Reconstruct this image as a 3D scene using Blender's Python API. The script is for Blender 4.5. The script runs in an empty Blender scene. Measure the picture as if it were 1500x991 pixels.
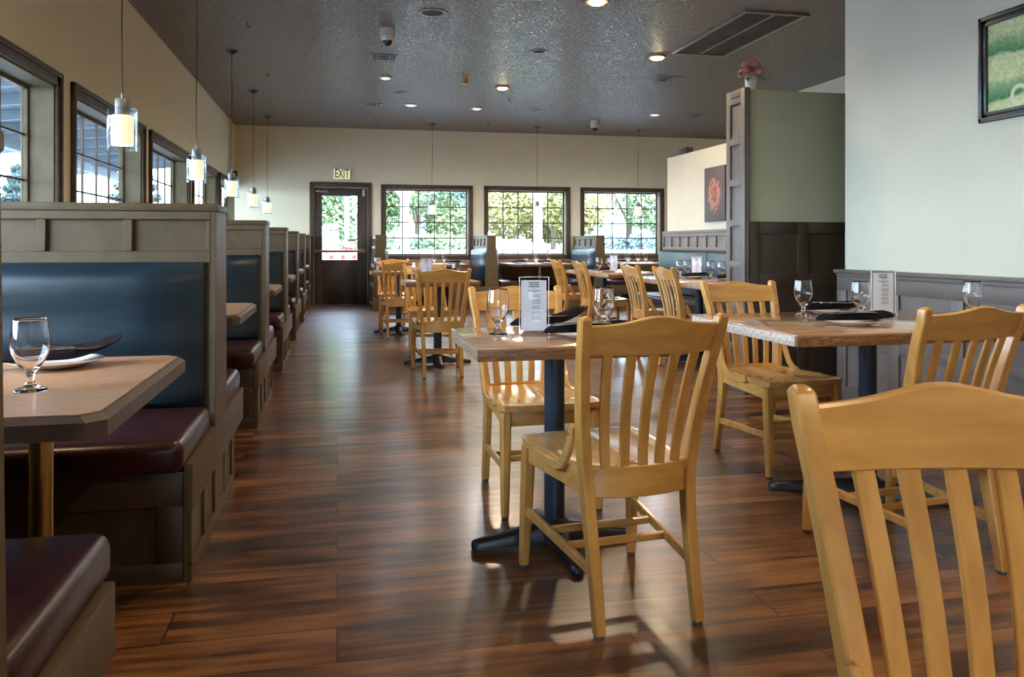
import bpy, bmesh, math, random
from mathutils import Vector, Matrix
random.seed(7)
PI = math.pi
SC = bpy.context.scene
COL = SC.collection
H = 1.07

# ------------------------------------------------------------------ materials
def newmat(name):
    m = bpy.data.materials.new(name); m.use_nodes = True
    nt = m.node_tree
    return m, nt, nt.nodes['Principled BSDF']

def N(nt, typ, **kw):
    n = nt.nodes.new(typ)
    for k, v in kw.items():
        if k in n.inputs: n.inputs[k].default_value = v
        else: setattr(n, k, v)
    return n

def ramp(nt, stops):
    r = nt.nodes.new('ShaderNodeValToRGB')
    el = r.color_ramp.elements
    el[0].position, el[0].color = stops[0][0], (*stops[0][1], 1)
    el[1].position, el[1].color = stops[-1][0], (*stops[-1][1], 1)
    for p, c in stops[1:-1]:
        e = el.new(p); e.color = (*c, 1)
    return r

def coords(nt, scale=(1, 1, 1), kind='Object'):
    tc = nt.nodes.new('ShaderNodeTexCoord')
    mp = nt.nodes.new('ShaderNodeMapping'); mp.inputs['Scale'].default_value = scale
    nt.links.new(tc.outputs[kind], mp.inputs['Vector'])
    return mp.outputs['Vector']

def noisy(name, c0, c1, scale=(4, 4, 4), nscale=3, rough=.5, bump=0, bscale=60, detail=4, spec=.5, coat=0, metal=0, kind='Object', lo=.35, hi=.65, bdist=.002, sheen=0):
    m, nt, b = newmat(name); L = nt.links.new
    v = coords(nt, scale, kind)
    n = N(nt, 'ShaderNodeTexNoise', Scale=nscale, Detail=detail)
    L(v, n.inputs['Vector'])
    r = ramp(nt, [(lo, c0), (hi, c1)]); L(n.outputs['Fac'], r.inputs['Fac'])
    L(r.outputs['Color'], b.inputs['Base Color'])
    b.inputs['Roughness'].default_value = rough
    b.inputs['Specular IOR Level'].default_value = spec
    b.inputs['Metallic'].default_value = metal
    b.inputs['Coat Weight'].default_value = coat
    b.inputs['Coat Roughness'].default_value = .12
    if bump:
        v2 = coords(nt, (1, 1, 1), kind)
        n2 = N(nt, 'ShaderNodeTexNoise', Scale=bscale, Detail=3); L(v2, n2.inputs['Vector'])
        bp = N(nt, 'ShaderNodeBump', Strength=bump, Distance=bdist)
        L(n2.outputs['Fac'], bp.inputs['Height']); L(bp.outputs['Normal'], b.inputs['Normal'])
    return m

M = {}
M['wood'] = noisy('chair_oak', (.50, .245, .055), (.66, .35, .09), (9, 9, 1.6), 3, .33, .12, 90, coat=.25, bdist=.001)
M['wood_flat'] = noisy('chair_oak_seat', (.50, .26, .075), (.66, .37, .12), (12, 1.6, 9), 3, .25, .1, 90, coat=.5, bdist=.001)
M['wood_rail'] = noisy('chair_oak_rail', (.52, .255, .058), (.67, .355, .095), (1.6, 9, 9), 3, .33, .12, 90, coat=.25, bdist=.001)
M['table_top'] = noisy('varnished_oak_top', (.36, .20, .105), (.55, .33, .19), (1.2, 14, 4), 2.5, .14, .04, 50, coat=.8)
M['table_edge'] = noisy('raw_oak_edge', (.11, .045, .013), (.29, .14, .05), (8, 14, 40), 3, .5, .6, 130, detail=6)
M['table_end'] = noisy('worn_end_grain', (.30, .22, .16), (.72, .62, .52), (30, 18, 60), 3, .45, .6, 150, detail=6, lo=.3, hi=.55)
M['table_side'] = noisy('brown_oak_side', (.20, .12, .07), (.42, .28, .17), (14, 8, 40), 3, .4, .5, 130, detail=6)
M['laminate'] = noisy('tan_laminate', (.42, .255, .15), (.50, .31, .185), (5, 5, 5), 6, .3, coat=.2)
M['darkedge'] = noisy('dark_stained_edge', (.070, .042, .028), (.10, .062, .044), (2, 12, 2), 4, .45)
M['paint'] = noisy('taupe_paint', (.086, .057, .028), (.108, .073, .037), (3, 3, 3), 4, .5, .15, 120, bdist=.001, spec=.22)
M['paint_bluelit'] = noisy('blue_lit_taupe_paint', (.112, .092, .078), (.135, .112, .095), (3, 3, 3), 4, .45, .15, 120, bdist=.001, spec=.6)  # same taupe paint, greyed to carry blue window light in its colour
M['paint_dark'] = noisy('dark_brown_paint', (.052, .036, .024), (.066, .046, .031), (3, 3, 3), 4, .42, .15, 120, bdist=.001)
M['trimpaint'] = noisy('brown_trim_paint', (.080, .046, .029), (.105, .062, .04), (3, 3, 3), 4, .5, .1, 120, bdist=.001, spec=.3)
M['reveal'] = noisy('olive_taupe_reveal', (.115, .09, .05), (.14, .11, .064), (3, 3, 3), 4, .6, spec=.2)
M['navy'] = noisy('navy_vinyl', (.0065, .016, .022), (.011, .024, .032), (2, 2, 9), 3, .32, .35, 260, bdist=.0012, spec=.48)
M['burgundy'] = noisy('burgundy_vinyl', (.026, .006, .0075), (.042, .010, .012), (4, 4, 4), 3, .33, .3, 30, bdist=.003, spec=.4)
M['piping'] = noisy('burgundy_piping', (.04, .012, .014), (.06, .02, .022), (4, 4, 4), 3, .3)
M['wall'] = noisy('cream_wall_paint', (.80, .72, .51), (.83, .75, .535), (1, 1, 1), 3, .75, .18, 180, bdist=.0015)
M['wall_g'] = noisy('pale_sage_wall_paint', (.555, .55, .445), (.585, .58, .47), (1, 1, 1), 3, .7, .15, 180, bdist=.0015)
M['sage'] = noisy('sage_green_wall_paint', (.44, .445, .29), (.47, .475, .31), (1, 1, 1), 3, .7, .15, 180, bdist=.0015)
M['black'] = noisy('black_metal', (.012, .012, .014), (.02, .02, .023), (5, 5, 5), 3, .35, .1, 80)
M['bluecol'] = noisy('blue_black_steel', (.016, .028, .045), (.024, .04, .06), (5, 5, 5), 3, .32, .15, 160)
M['brass'] = noisy('brass_tube', (.50, .33, .10), (.62, .43, .15), (5, 5, 2), 3, .28, metal=1)
M['bronze'] = noisy('bronze_bar', (.30, .19, .11), (.40, .27, .16), (5, 5, 2), 3, .35, metal=.8)
M['steel'] = noisy('brushed_steel', (.55, .55, .55), (.7, .7, .7), (5, 5, 5), 3, .18, metal=1)
M['white'] = noisy('white_paint_outdoors', (.72, .74, .75), (.8, .81, .82), (2, 2, 2), 3, .5)
M['ceramic'] = noisy('white_ceramic', (.72, .71, .67), (.78, .77, .73), (2, 2, 2), 3, .12, coat=.5)
M['plastic_w'] = noisy('white_plastic', (.62, .60, .54), (.68, .66, .6), (2, 2, 2), 3, .35)
M['plastic_y'] = noisy('yellowed_plastic', (.55, .34, .10), (.66, .42, .14), (5, 5, 5), 3, .45)
M['napkin'] = noisy('black_cloth', (.007, .007, .009), (.014, .013, .017), (9, 9, 9), 5, .85, .5, 500, bdist=.0008, spec=.12)
M['grey_metal'] = noisy('grey_vent_metal', (.20, .185, .17), (.26, .24, .22), (5, 5, 5), 3, .4, metal=.3)
M['ventdark'] = noisy('dark_duct', (.010, .010, .009), (.02, .02, .017), (5, 5, 5), 3, .7)
M['filter'] = noisy('return_air_filter', (.014, .016, .010), (.05, .055, .035), (1, 1, 1), 2.5, .8)
M['orange_wood'] = noisy('orange_wainscot_wood', (.30, .135, .045), (.42, .20, .07), (1.5, 6, 10), 3, .4, coat=.2)
M['rubber'] = noisy('grey_glide', (.06, .06, .07), (.09, .09, .10), (5, 5, 5), 3, .5)
M['paper'] = noisy('menu_paper', (.80, .80, .83), (.84, .84, .87), (5, 5, 5), 3, .6)
M['ink'] = noisy('grey_ink', (.04, .04, .045), (.07, .07, .075), (5, 5, 5), 3, .6)
M['grass'] = noisy('lawn_outside', (.16, .22, .09), (.30, .34, .17), (1, 1, 1), 1.5, .9, detail=6)
M['concrete'] = noisy('pale_concrete', (.30, .30, .29), (.38, .38, .37), (1, 1, 1), 2, .85, detail=6)
M['leaf1'] = noisy('bright_leaves', (.06, .10, .035), (.23, .28, .12), (1, 1, 1), 1.2, .55, lo=.3, hi=.7)
M['leaf2'] = noisy('yellow_leaves', (.14, .15, .035), (.34, .26, .09), (1, 1, 1), 1.0, .55, lo=.3, hi=.7)
M['leaf3'] = noisy('blue_green_needles', (.02, .04, .034), (.065, .10, .09), (1, 1, 1), 1.5, .6, lo=.3, hi=.7)
M['bark'] = noisy('grey_bark', (.12, .09, .07), (.2, .16, .12), (8, 8, 1), 3, .8)
M['porch'] = noisy('grey_porch_boards', (.05, .065, .085), (.075, .095, .12), (1, 1, 6), 3, .7)
M['slate'] = noisy('slate_grey_siding', (.11, .145, .18), (.15, .19, .23), (1, 1, 6), 3, .7)
M['petal'] = noisy('pink_petals', (.90, .42, .43), (.93, .66, .64), (30, 30, 30), 2, .55)
M['petal2'] = noisy('pale_pink_petals', (.80, .52, .45), (.85, .64, .56), (30, 30, 30), 2, .55)
M['greenleaf'] = noisy('dark_green_leaf', (.02, .06, .025), (.05, .12, .04), (30, 30, 30), 2, .5)
M['sageleaf'] = noisy('pale_green_leaf', (.25, .30, .16), (.34, .38, .22), (30, 30, 30), 2, .6)
M['pot'] = noisy('mottled_cream_glaze', (.52, .52, .42), (.70, .70, .60), (20, 20, 60), 2, .3)
M['gold'] = noisy('tan_rim', (.45, .26, .10), (.55, .34, .15), (20, 20, 20), 2, .4)
M['frame_g'] = noisy('dark_green_black_frame', (.014, .022, .024), (.024, .034, .036), (5, 5, 5), 2, .3)
M['red'] = noisy('red_blooms', (.55, .05, .04), (.75, .15, .10), (9, 9, 9), 2, .6)
M['exit_face'] = None
M['exit_green'] = noisy('green_letters', (.01, .22, .05), (.015, .26, .065), (5, 5, 5), 2, .5)

def emat(name, col, st, col2=None):
    m, nt, b = newmat(name)
    b.inputs['Base Color'].default_value = (*col, 1)
    b.inputs['Emission Color'].default_value = (*col, 1)
    b.inputs['Emission Strength'].default_value = st
    n = N(nt, 'ShaderNodeTexNoise', Scale=8.0)
    r = ramp(nt, [(.3, tuple(c * .93 for c in col)), (.7, col)])
    nt.links.new(n.outputs['Fac'], r.inputs['Fac']); nt.links.new(r.outputs['Color'], b.inputs['Base Color'])
    return m
M['shade'] = emat('glowing_frosted_shade', (1, .77, .46), .70)
M['exit_face'] = emat('backlit_sign_face', (.72, .70, .42), .42)
M['lamp_warm'] = emat('glowing_warm_lamp', (1, .80, .45), 14)
M['lamp_cool'] = emat('dim_white_lamp', (.95, .92, .84), .45)

def thin_glass(name, tint, rough=.02, f=1.45, mul=1.0):
    m = bpy.data.materials.new(name); m.use_nodes = True
    nt = m.node_tree; nt.nodes.clear(); L = nt.links.new
    out = N(nt, 'ShaderNodeOutputMaterial'); tr = N(nt, 'ShaderNodeBsdfTransparent'); gl = N(nt, 'ShaderNodeBsdfGlossy', Roughness=rough)
    tr.inputs['Color'].default_value = (*tint, 1)
    fr = N(nt, 'ShaderNodeLayerWeight'); mx = N(nt, 'ShaderNodeMixShader')
    p5 = N(nt, 'ShaderNodeMath', operation='POWER'); p5.inputs[1].default_value = 5.0; L(fr.outputs['Facing'], p5.inputs[0])
    mm = N(nt, 'ShaderNodeMath', operation='MULTIPLY_ADD'); mm.inputs[1].default_value = .5 * mul; mm.inputs[2].default_value = .03 * mul
    n = N(nt, 'ShaderNodeTexNoise', Scale=1.5); r = ramp(nt, [(.3, tuple(t * .985 for t in tint)), (.7, tint)])
    L(n.outputs['Fac'], r.inputs['Fac']); L(r.outputs['Color'], tr.inputs['Color'])
    L(p5.outputs[0], mm.inputs[0]); L(mm.outputs[0], mx.inputs[0]); L(tr.outputs[0], mx.inputs[1]); L(gl.outputs[0], mx.inputs[2]); L(mx.outputs[0], out.inputs['Surface'])
    return m
M['pane'] = thin_glass('window_glass', (.95, .98, 1.0))
M['shade_glass'] = thin_glass('clear_shade_glass', (.90, .94, .97), f=1.5, mul=1.6)
M['acrylic'] = thin_glass('clear_acrylic', (.95, .96, .97), f=1.49, rough=.0, mul=.45)
m, nt, b = newmat('goblet_glass')
b.inputs['Base Color'].default_value = (1, 1, 1, 1); b.inputs['Transmission Weight'].default_value = 1
b.inputs['Roughness'].default_value = .0; b.inputs['IOR'].default_value = 1.47
_n = N(nt, 'ShaderNodeTexNoise', Scale=4.0); _r = ramp(nt, [(0, (.97, .98, 1)), (1, (1, 1, 1))])
nt.links.new(_n.outputs['Fac'], _r.inputs['Fac']); nt.links.new(_r.outputs['Color'], b.inputs['Base Color'])
M['goblet'] = m

# floor: long brown planks running across the room
m, nt, b = newmat('walnut_plank_floor'); L = nt.links.new
v = coords(nt, (1, 1, 1))
br = N(nt, 'ShaderNodeTexBrick', Scale=1.0); br.offset = .37; br.offset_frequency = 2
br.inputs['Brick Width'].default_value = 1.25; br.inputs['Row Height'].default_value = .195
br.inputs['Mortar Size'].default_value = .0024; br.inputs['Mortar Smooth'].default_value = .3; br.inputs['Bias'].default_value = 0
br.inputs['Color1'].default_value = (0, 0, 0, 1); br.inputs['Color2'].default_value = (1, 1, 1, 1); br.inputs['Mortar'].default_value = (.5, .5, .5, 1)
L(v, br.inputs['Vector'])
v2 = coords(nt, (1.3, 15, 1)); n1 = N(nt, 'ShaderNodeTexNoise', Scale=1.6, Detail=7, Roughness=.62, Distortion=.5)
wv = N(nt, 'ShaderNodeVectorMath', operation='ADD'); L(v2, wv.inputs[0]); L(br.outputs['Color'], wv.inputs[1]); 
sc_ = N(nt, 'ShaderNodeVectorMath', operation='SCALE'); sc_.inputs['Scale'].default_value = 9; L(br.outputs['Color'], sc_.inputs[0]); L(sc_.outputs[0], wv.inputs[1])
L(wv.outputs[0], n1.inputs['Vector'])
v3 = coords(nt, (1.4, 4.5, 1)); n3 = N(nt, 'ShaderNodeTexNoise', Scale=1.3, Detail=3); wv3 = N(nt, 'ShaderNodeVectorMath', operation='ADD'); L(v3, wv3.inputs[0]); L(sc_.outputs[0], wv3.inputs[1]); L(wv3.outputs[0], n3.inputs['Vector'])
r1 = ramp(nt, [(.28, (.018, .0075, .004)), (.44, (.064, .025, .010)), (.56, (.155, .062, .022)), (.74, (.30, .135, .046))])
mixf = N(nt, 'ShaderNodeMath', operation='MULTIPLY_ADD'); mixf.inputs[1].default_value = .5; L(n3.outputs['Fac'], mixf.inputs[0])
h2 = N(nt, 'ShaderNodeMath', operation='MULTIPLY'); h2.inputs[1].default_value = .5; L(n1.outputs['Fac'], h2.inputs[0]); L(h2.outputs[0], mixf.inputs[2])
sp = N(nt, 'ShaderNodeMath', operation='MULTIPLY_ADD'); sp.inputs[1].default_value = 1.75; sp.inputs[2].default_value = -.40; L(mixf.outputs[0], sp.inputs[0])
bb = N(nt, 'ShaderNodeMath', operation='MULTIPLY_ADD'); bb.inputs[1].default_value = .16; L(br.outputs['Color'], bb.inputs[0]); L(sp.outputs[0], bb.inputs[2])
L(bb.outputs[0], r1.inputs['Fac'])
mx = N(nt, 'ShaderNodeMix', data_type='RGBA', blend_type='MIX'); L(br.outputs['Fac'], mx.inputs[0]); L(r1.outputs['Color'], mx.inputs[6]); mx.inputs[7].default_value = (.018, .009, .006, 1)
L(mx.outputs[2], b.inputs['Base Color'])
n4 = N(nt, 'ShaderNodeTexNoise', Scale=2.0, Detail=5); mr = N(nt, 'ShaderNodeMapRange'); mr.inputs['To Min'].default_value = .27; mr.inputs['To Max'].default_value = .40
L(v3, n4.inputs['Vector']); L(n4.outputs['Fac'], mr.inputs['Value']); L(mr.outputs[0], b.inputs['Roughness'])
bp = N(nt, 'ShaderNodeBump', Strength=.12, Distance=.002); L(n1.outputs['Fac'], bp.inputs['Height']); L(bp.outputs[0], b.inputs['Normal'])
b.inputs['Specular IOR Level'].default_value = .45
b.inputs['Coat Weight'].default_value = .5; b.inputs['Coat Roughness'].default_value = .2
M['floor'] = m

# ceiling: dark taupe knock-down texture with a satin sheen
m, nt, b = newmat('textured_taupe_ceiling'); L = nt.links.new
v = coords(nt); vo = N(nt, 'ShaderNodeTexNoise', Scale=38.0, Detail=5, Roughness=.6, Distortion=1.2); L(v, vo.inputs['Vector'])
rr = ramp(nt, [(.44, (0, 0, 0)), (.56, (1, 1, 1))]); L(vo.outputs['Fac'], rr.inputs['Fac'])
bp = N(nt, 'ShaderNodeBump', Strength=1.0, Distance=.015); L(rr.outputs['Color'], bp.inputs['Height']); L(bp.outputs[0], b.inputs['Normal'])
rc = ramp(nt, [(.42, (.11, .085, .065)), (.60, (.32, .26, .215))]); L(vo.outputs['Fac'], rc.inputs['Fac']); L(rc.outputs['Color'], b.inputs['Base Color'])  # lighter flecks: glints of the raised texture painted into the colour
rg_ = N(nt, 'ShaderNodeMapRange'); rg_.inputs['To Min'].default_value = .5; rg_.inputs['To Max'].default_value = .26; L(rr.outputs['Color'], rg_.inputs['Value']); L(rg_.outputs[0], b.inputs['Roughness']); b.inputs['Specular IOR Level'].default_value = .9
M['ceiling'] = m

# abstract canvas: rosy orange swirl on dark brown
m, nt, b = newmat('abstract_canvas'); L = nt.links.new
tc = N(nt, 'ShaderNodeTexCoord'); mp = N(nt, 'ShaderNodeMapping'); L(tc.outputs['Object'], mp.inputs['Vector'])
mp.inputs['Scale'].default_value = (1, 1 / .29, 1 / .36)
ln = N(nt, 'ShaderNodeVectorMath', operation='LENGTH'); L(mp.outputs[0], ln.inputs[0])
n = N(nt, 'ShaderNodeTexNoise', Scale=7.0, Detail=5, Distortion=2.5); L(tc.outputs['Object'], n.inputs['Vector'])
ad = N(nt, 'ShaderNodeMath', operation='MULTIPLY_ADD'); ad.inputs[1].default_value = .9; L(n.outputs['Fac'], ad.inputs[0]); L(ln.outputs['Value'], ad.inputs[2])
r = ramp(nt, [(.45, (.36, .10, .05)), (.66, (.11, .05, .045)), (.80, (.50, .18, .10)), (.92, (.28, .10, .06)), (1.15 if False else 1.0, (.075, .055, .055))])
L(ad.outputs[0], r.inputs['Fac']); L(r.outputs['Color'], b.inputs['Base Color']); b.inputs['Roughness'].default_value = .5
M['canvas'] = m

# faded green landscape picture behind the glass of the frame
m, nt, b = newmat('faded_green_print'); L = nt.links.new
tc = N(nt, 'ShaderNodeTexCoord'); sx = N(nt, 'ShaderNodeSeparateXYZ'); L(tc.outputs['Object'], sx.inputs[0])
n = N(nt, 'ShaderNodeTexNoise', Scale=9.0, Detail=7, Roughness=.7); L(tc.outputs['Object'], n.inputs['Vector'])
nb = N(nt, 'ShaderNodeTexNoise', Scale=38.0, Detail=5, Roughness=.7, Distortion=1.5); L(tc.outputs['Object'], nb.inputs['Vector'])
zz = N(nt, 'ShaderNodeMath', operation='MULTIPLY_ADD'); zz.inputs[1].default_value = .10; L(n.outputs['Fac'], zz.inputs[0]); L(sx.outputs['Z'], zz.inputs[2])
g = (.60, .66, .40); dk = (.09, .25, .13); md = (.26, .44, .24)
r = ramp(nt, [(.0, g), (.11, g), (.15, dk), (.30, md), (.36, g), (.60, g), (.65, dk), (.78, md), (.88, g)])
m1 = N(nt, 'ShaderNodeMapRange'); m1.inputs['From Min'].default_value = -.18; m1.inputs['From Max'].default_value = .28; L(zz.outputs[0], m1.inputs['Value']); L(m1.outputs[0], r.inputs['Fac'])
r2 = ramp(nt, [(.40, (.7, .75, .65)), (.60, (1.2, 1.18, 1.1))]); L(nb.outputs['Fac'], r2.inputs['Fac'])
mu = N(nt, 'ShaderNodeMix', data_type='RGBA', blend_type='MULTIPLY'); mu.inputs[0].default_value = .8; L(r.outputs['Color'], mu.inputs[6]); L(r2.outputs['Color'], mu.inputs[7])
di = N(nt, 'ShaderNodeVectorMath', operation='DISTANCE'); L(tc.outputs['Object'], di.inputs[0]); di.inputs[1].default_value = (-.012, .17, -.165)
r3 = ramp(nt, [(.030, (0, 0, 0)), (.038, (1, 1, 1)), (.050, (1, 1, 1)), (.058, (0, 0, 0))]); L(di.outputs['Value'], r3.inputs['Fac'])
mw = N(nt, 'ShaderNodeMix', data_type='RGBA'); L(r3.outputs['Color'], mw.inputs[0]); L(mu.outputs[2], mw.inputs[6]); mw.inputs[7].default_value = (.66, .72, .5, 1)
L(mw.outputs[2], b.inputs['Base Color']); b.inputs['Roughness'].default_value = .15
M['print'] = m

# ------------------------------------------------------------------ mesh builder
class MB:
    def __init__(s): s.bm = bmesh.new()
    def box(s, x0, x1, y0, y1, z0, z1, bev=0, seg=2):
        t = bmesh.new(); bmesh.ops.create_cube(t, size=1)
        for v in t.verts:
            v.co = Vector(((x0 + x1) / 2 + v.co.x * (x1 - x0), (y0 + y1) / 2 + v.co.y * (y1 - y0), (z0 + z1) / 2 + v.co.z * (z1 - z0)))
        if bev: bmesh.ops.bevel(t, geom=list(t.edges), offset=bev, segments=seg, profile=.5, affect='EDGES')
        s._merge(t); return s
    def prism(s, pts, axis, a0, a1, bev=0, seg=2):
        """extrude a 2-D outline along axis x, y or z"""
        t = bmesh.new()
        def P(p, a):
            return {'x': (a, p[0], p[1]), 'y': (p[0], a, p[1]), 'z': (p[0], p[1], a)}[axis]
        A = [t.verts.new(P(p, a0)) for p in pts]; B = [t.verts.new(P(p, a1)) for p in pts]
        n = len(pts)
        t.faces.new(A); t.faces.new(B[::-1])
        for i in range(n): t.faces.new((A[i], A[(i + 1) % n], B[(i + 1) % n], B[i]))
        bmesh.ops.recalc_face_normals(t, faces=t.faces)
        if bev: bmesh.ops.bevel(t, geom=list(t.edges), offset=bev, segments=seg, profile=.5, affect='EDGES')
        s._merge(t); return s
    def _merge(s, t, mat=None):
        me = bpy.data.meshes.new('tmp'); t.to_mesh(me); t.free()
        if mat is not None: me.transform(mat)
        s.bm.from_mesh(me); bpy.data.meshes.remove(me)
    def lathe(s, prof, c=(0, 0, 0), n=24, cap0=True, cap1=True, axis='z', closed=False):
        rings = []
        for r, z in prof:
            ring = []
            for k in range(n):
                a = 2 * PI * k / n; x, y = r * math.cos(a), r * math.sin(a)
                p = {'z': (x, y, z), 'x': (z, x, y), 'y': (x, z, y)}[axis]
                ring.append(s.bm.verts.new((p[0] + c[0], p[1] + c[1], p[2] + c[2])))
            rings.append(ring)
        fs = []
        m = len(rings)
        for i in range(m if closed else m - 1):
            A, B = rings[i], rings[(i + 1) % m]
            for k in range(n): fs.append(s.bm.faces.new((A[k], A[(k + 1) % n], B[(k + 1) % n], B[k])))
        if not closed:
            if cap0: fs.append(s.bm.faces.new(rings[0][::-1]))
            if cap1: fs.append(s.bm.faces.new(rings[-1]))
        bmesh.ops.recalc_face_normals(s.bm, faces=fs)
        return s
    def rings(s, rings, cap=True, closed=True):
        R = [[s.bm.verts.new(p) for p in r] for r in rings]; fs = []
        n = len(R[0])
        for A, B in zip(R, R[1:]):
            for k in range(n if closed else n - 1): fs.append(s.bm.faces.new((A[k], A[(k + 1) % n], B[(k + 1) % n], B[k])))
        if cap: fs += [s.bm.faces.new(R[0][::-1]), s.bm.faces.new(R[-1])]
        bmesh.ops.recalc_face_normals(s.bm, faces=fs)
        return s
    def tube(s, pts, r, n=10, r1=None):
        pts = [Vector(p) for p in pts]; out = []
        for i, p in enumerate(pts):
            d = (pts[min(i + 1, len(pts) - 1)] - pts[max(i - 1, 0)]).normalized()
            u = d.cross(Vector((0, 0, 1))); u = Vector((1, 0, 0)) if u.length < 1e-4 else u.normalized()
            w = u.cross(d)
            rr = r if r1 is None else r + (r1 - r) * i / (len(pts) - 1)
            out.append([p + (u * math.cos(a) + w * math.sin(a)) * rr for a in [2 * PI * k / n for k in range(n)]])
        return s.rings(out)
    def build(s, name, mat, parent=None, loc=None, rot=None, sharp=38, kind=None):
        me = bpy.data.meshes.new(name)
        for f in s.bm.faces: f.smooth = True
        lim = math.radians(sharp)
        for e in s.bm.edges:
            if len(e.link_faces) == 2 and e.calc_face_angle(0) > lim: e.smooth = False
        s.bm.to_mesh(me); s.bm.free()
        me.materials.append(mat)
        o = bpy.data.objects.new(name, me); COL.objects.link(o)
        if parent is not None: o.parent = parent
        if loc: o.location = loc
        if rot: o.rotation_euler = rot
        if kind: o['kind'] = kind
        return o

def empty(name, loc=(0, 0, 0), rz=0, label=None, cat=None, group=None, kind=None, parent=None):
    o = bpy.data.objects.new(name, None); COL.objects.link(o); o.empty_display_size = .1
    o.location = loc; o.rotation_euler = (0, 0, rz)
    return tag(o, label, cat, group, kind) if parent is None else o
def tag(o, label=None, cat=None, group=None, kind=None):
    if label: o['label'] = label
    if cat: o['category'] = cat
    if group: o['group'] = group
    if kind: o['kind'] = kind
    return o
def copy_tree(o, parent=None):
    c = o.copy(); COL.objects.link(c); c.parent = parent
    for ch in list(o.children): copy_tree(ch, c)
    return c
def place(proto, first, loc, rz, label, group=None, scale=None):
    o = proto if first else copy_tree(proto)
    o.location = loc; o.rotation_euler = (0, 0, rz); o['label'] = label
    if group: o['group'] = group
    return o
R = math.radians

# ------------------------------------------------------------------ room shell
XL, YB, ZC = -1.73, 14.8, 3.13
YR = -4.0
XR = 3.34          # right near wall
LW = [(3.61 + 2.31 * k) for k in range(-1, 5)]     # casing starts of the left windows, width 2.08
LW_W, CAS = 2.08, .085
BW = [(.762, 1.66), (2.63, 1.64), (4.47, 1.67)]
ZT, ZB = 2.065, .87

def wallbox(mb, axis, p0, p1, a0, a1, z0, z1):
    if axis == 'x': mb.box(p0, p1, a0, a1, z0, z1)
    else: mb.box(a0, a1, p0, p1, z0, z1)
def wall_with_openings(name, axis, p0, p1, a0, a1, ops, mat):
    mb = MB(); cur = a0
    for (s, e, zb, zt) in sorted(ops):
        wallbox(mb, axis, p0, p1, cur, s, 0, ZC)
        if zb > 0: wallbox(mb, axis, p0, p1, s, e, 0, zb)
        wallbox(mb, axis, p0, p1, s, e, zt, ZC)
        cur = e
    wallbox(mb, axis, p0, p1, cur, a1, 0, ZC)
    return mb.build(name, mat, kind='structure')

WD = .17
wall_with_openings('wall_left', 'x', XL - WD, XL, YR - .2, YB + .2, [(y + CAS, y + LW_W - CAS, ZB, ZT) for y in LW], M['wall'])
DX0, DX1 = -.404, .527
wall_with_openings('wall_back', 'y', YB, YB + WD, XL, 8.2,
                   [(DX0 - .02, DX1 + .02, 0, 2.10)] + [(x + .07, x + w - .07, ZB, ZT + .01) for x, w in BW], M['wall'])
RWN = [(-1.2, 1.3)]  # unseen window behind the camera, placed and sized to light the foreground
wall_with_openings('wall_rear', 'y', YR - WD, YR, XL, XR + .2, [(x, x + w, .8, 1.95) for x, w in RWN], M['wall'])
MB().box(XR, XR + .16, YR - .2, 4.92, 0, ZC).build('wall_right', M['wall_g'], kind='structure')
MB().box(XR + .16, 6.06, 3.0, 3.12, 0, ZC).build('wall_alcove', M['wall'], kind='structure')
MB().box(6.06, 6.2, 3.0, 10.6, 0, ZC).build('wall_service', M['wall'], kind='structure')
MB().box(8.2, 8.35, 10.0, YB + .2, 0, ZC).build('wall_far_right', M['wall'], kind='structure')
MB().box(6.2, 8.2, 10.0, 10.12, 0, ZC).build('wall_side_return', M['wall'], kind='structure')
MB().box(XL, 8.2, YR, YB, -.1, 0).build('floor', M['floor'], kind='structure')
MB().box(XL - .2, 8.4, YR - .2, YB + .2, ZC, ZC + .15).build('ceiling', M['ceiling'], kind='structure')

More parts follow.
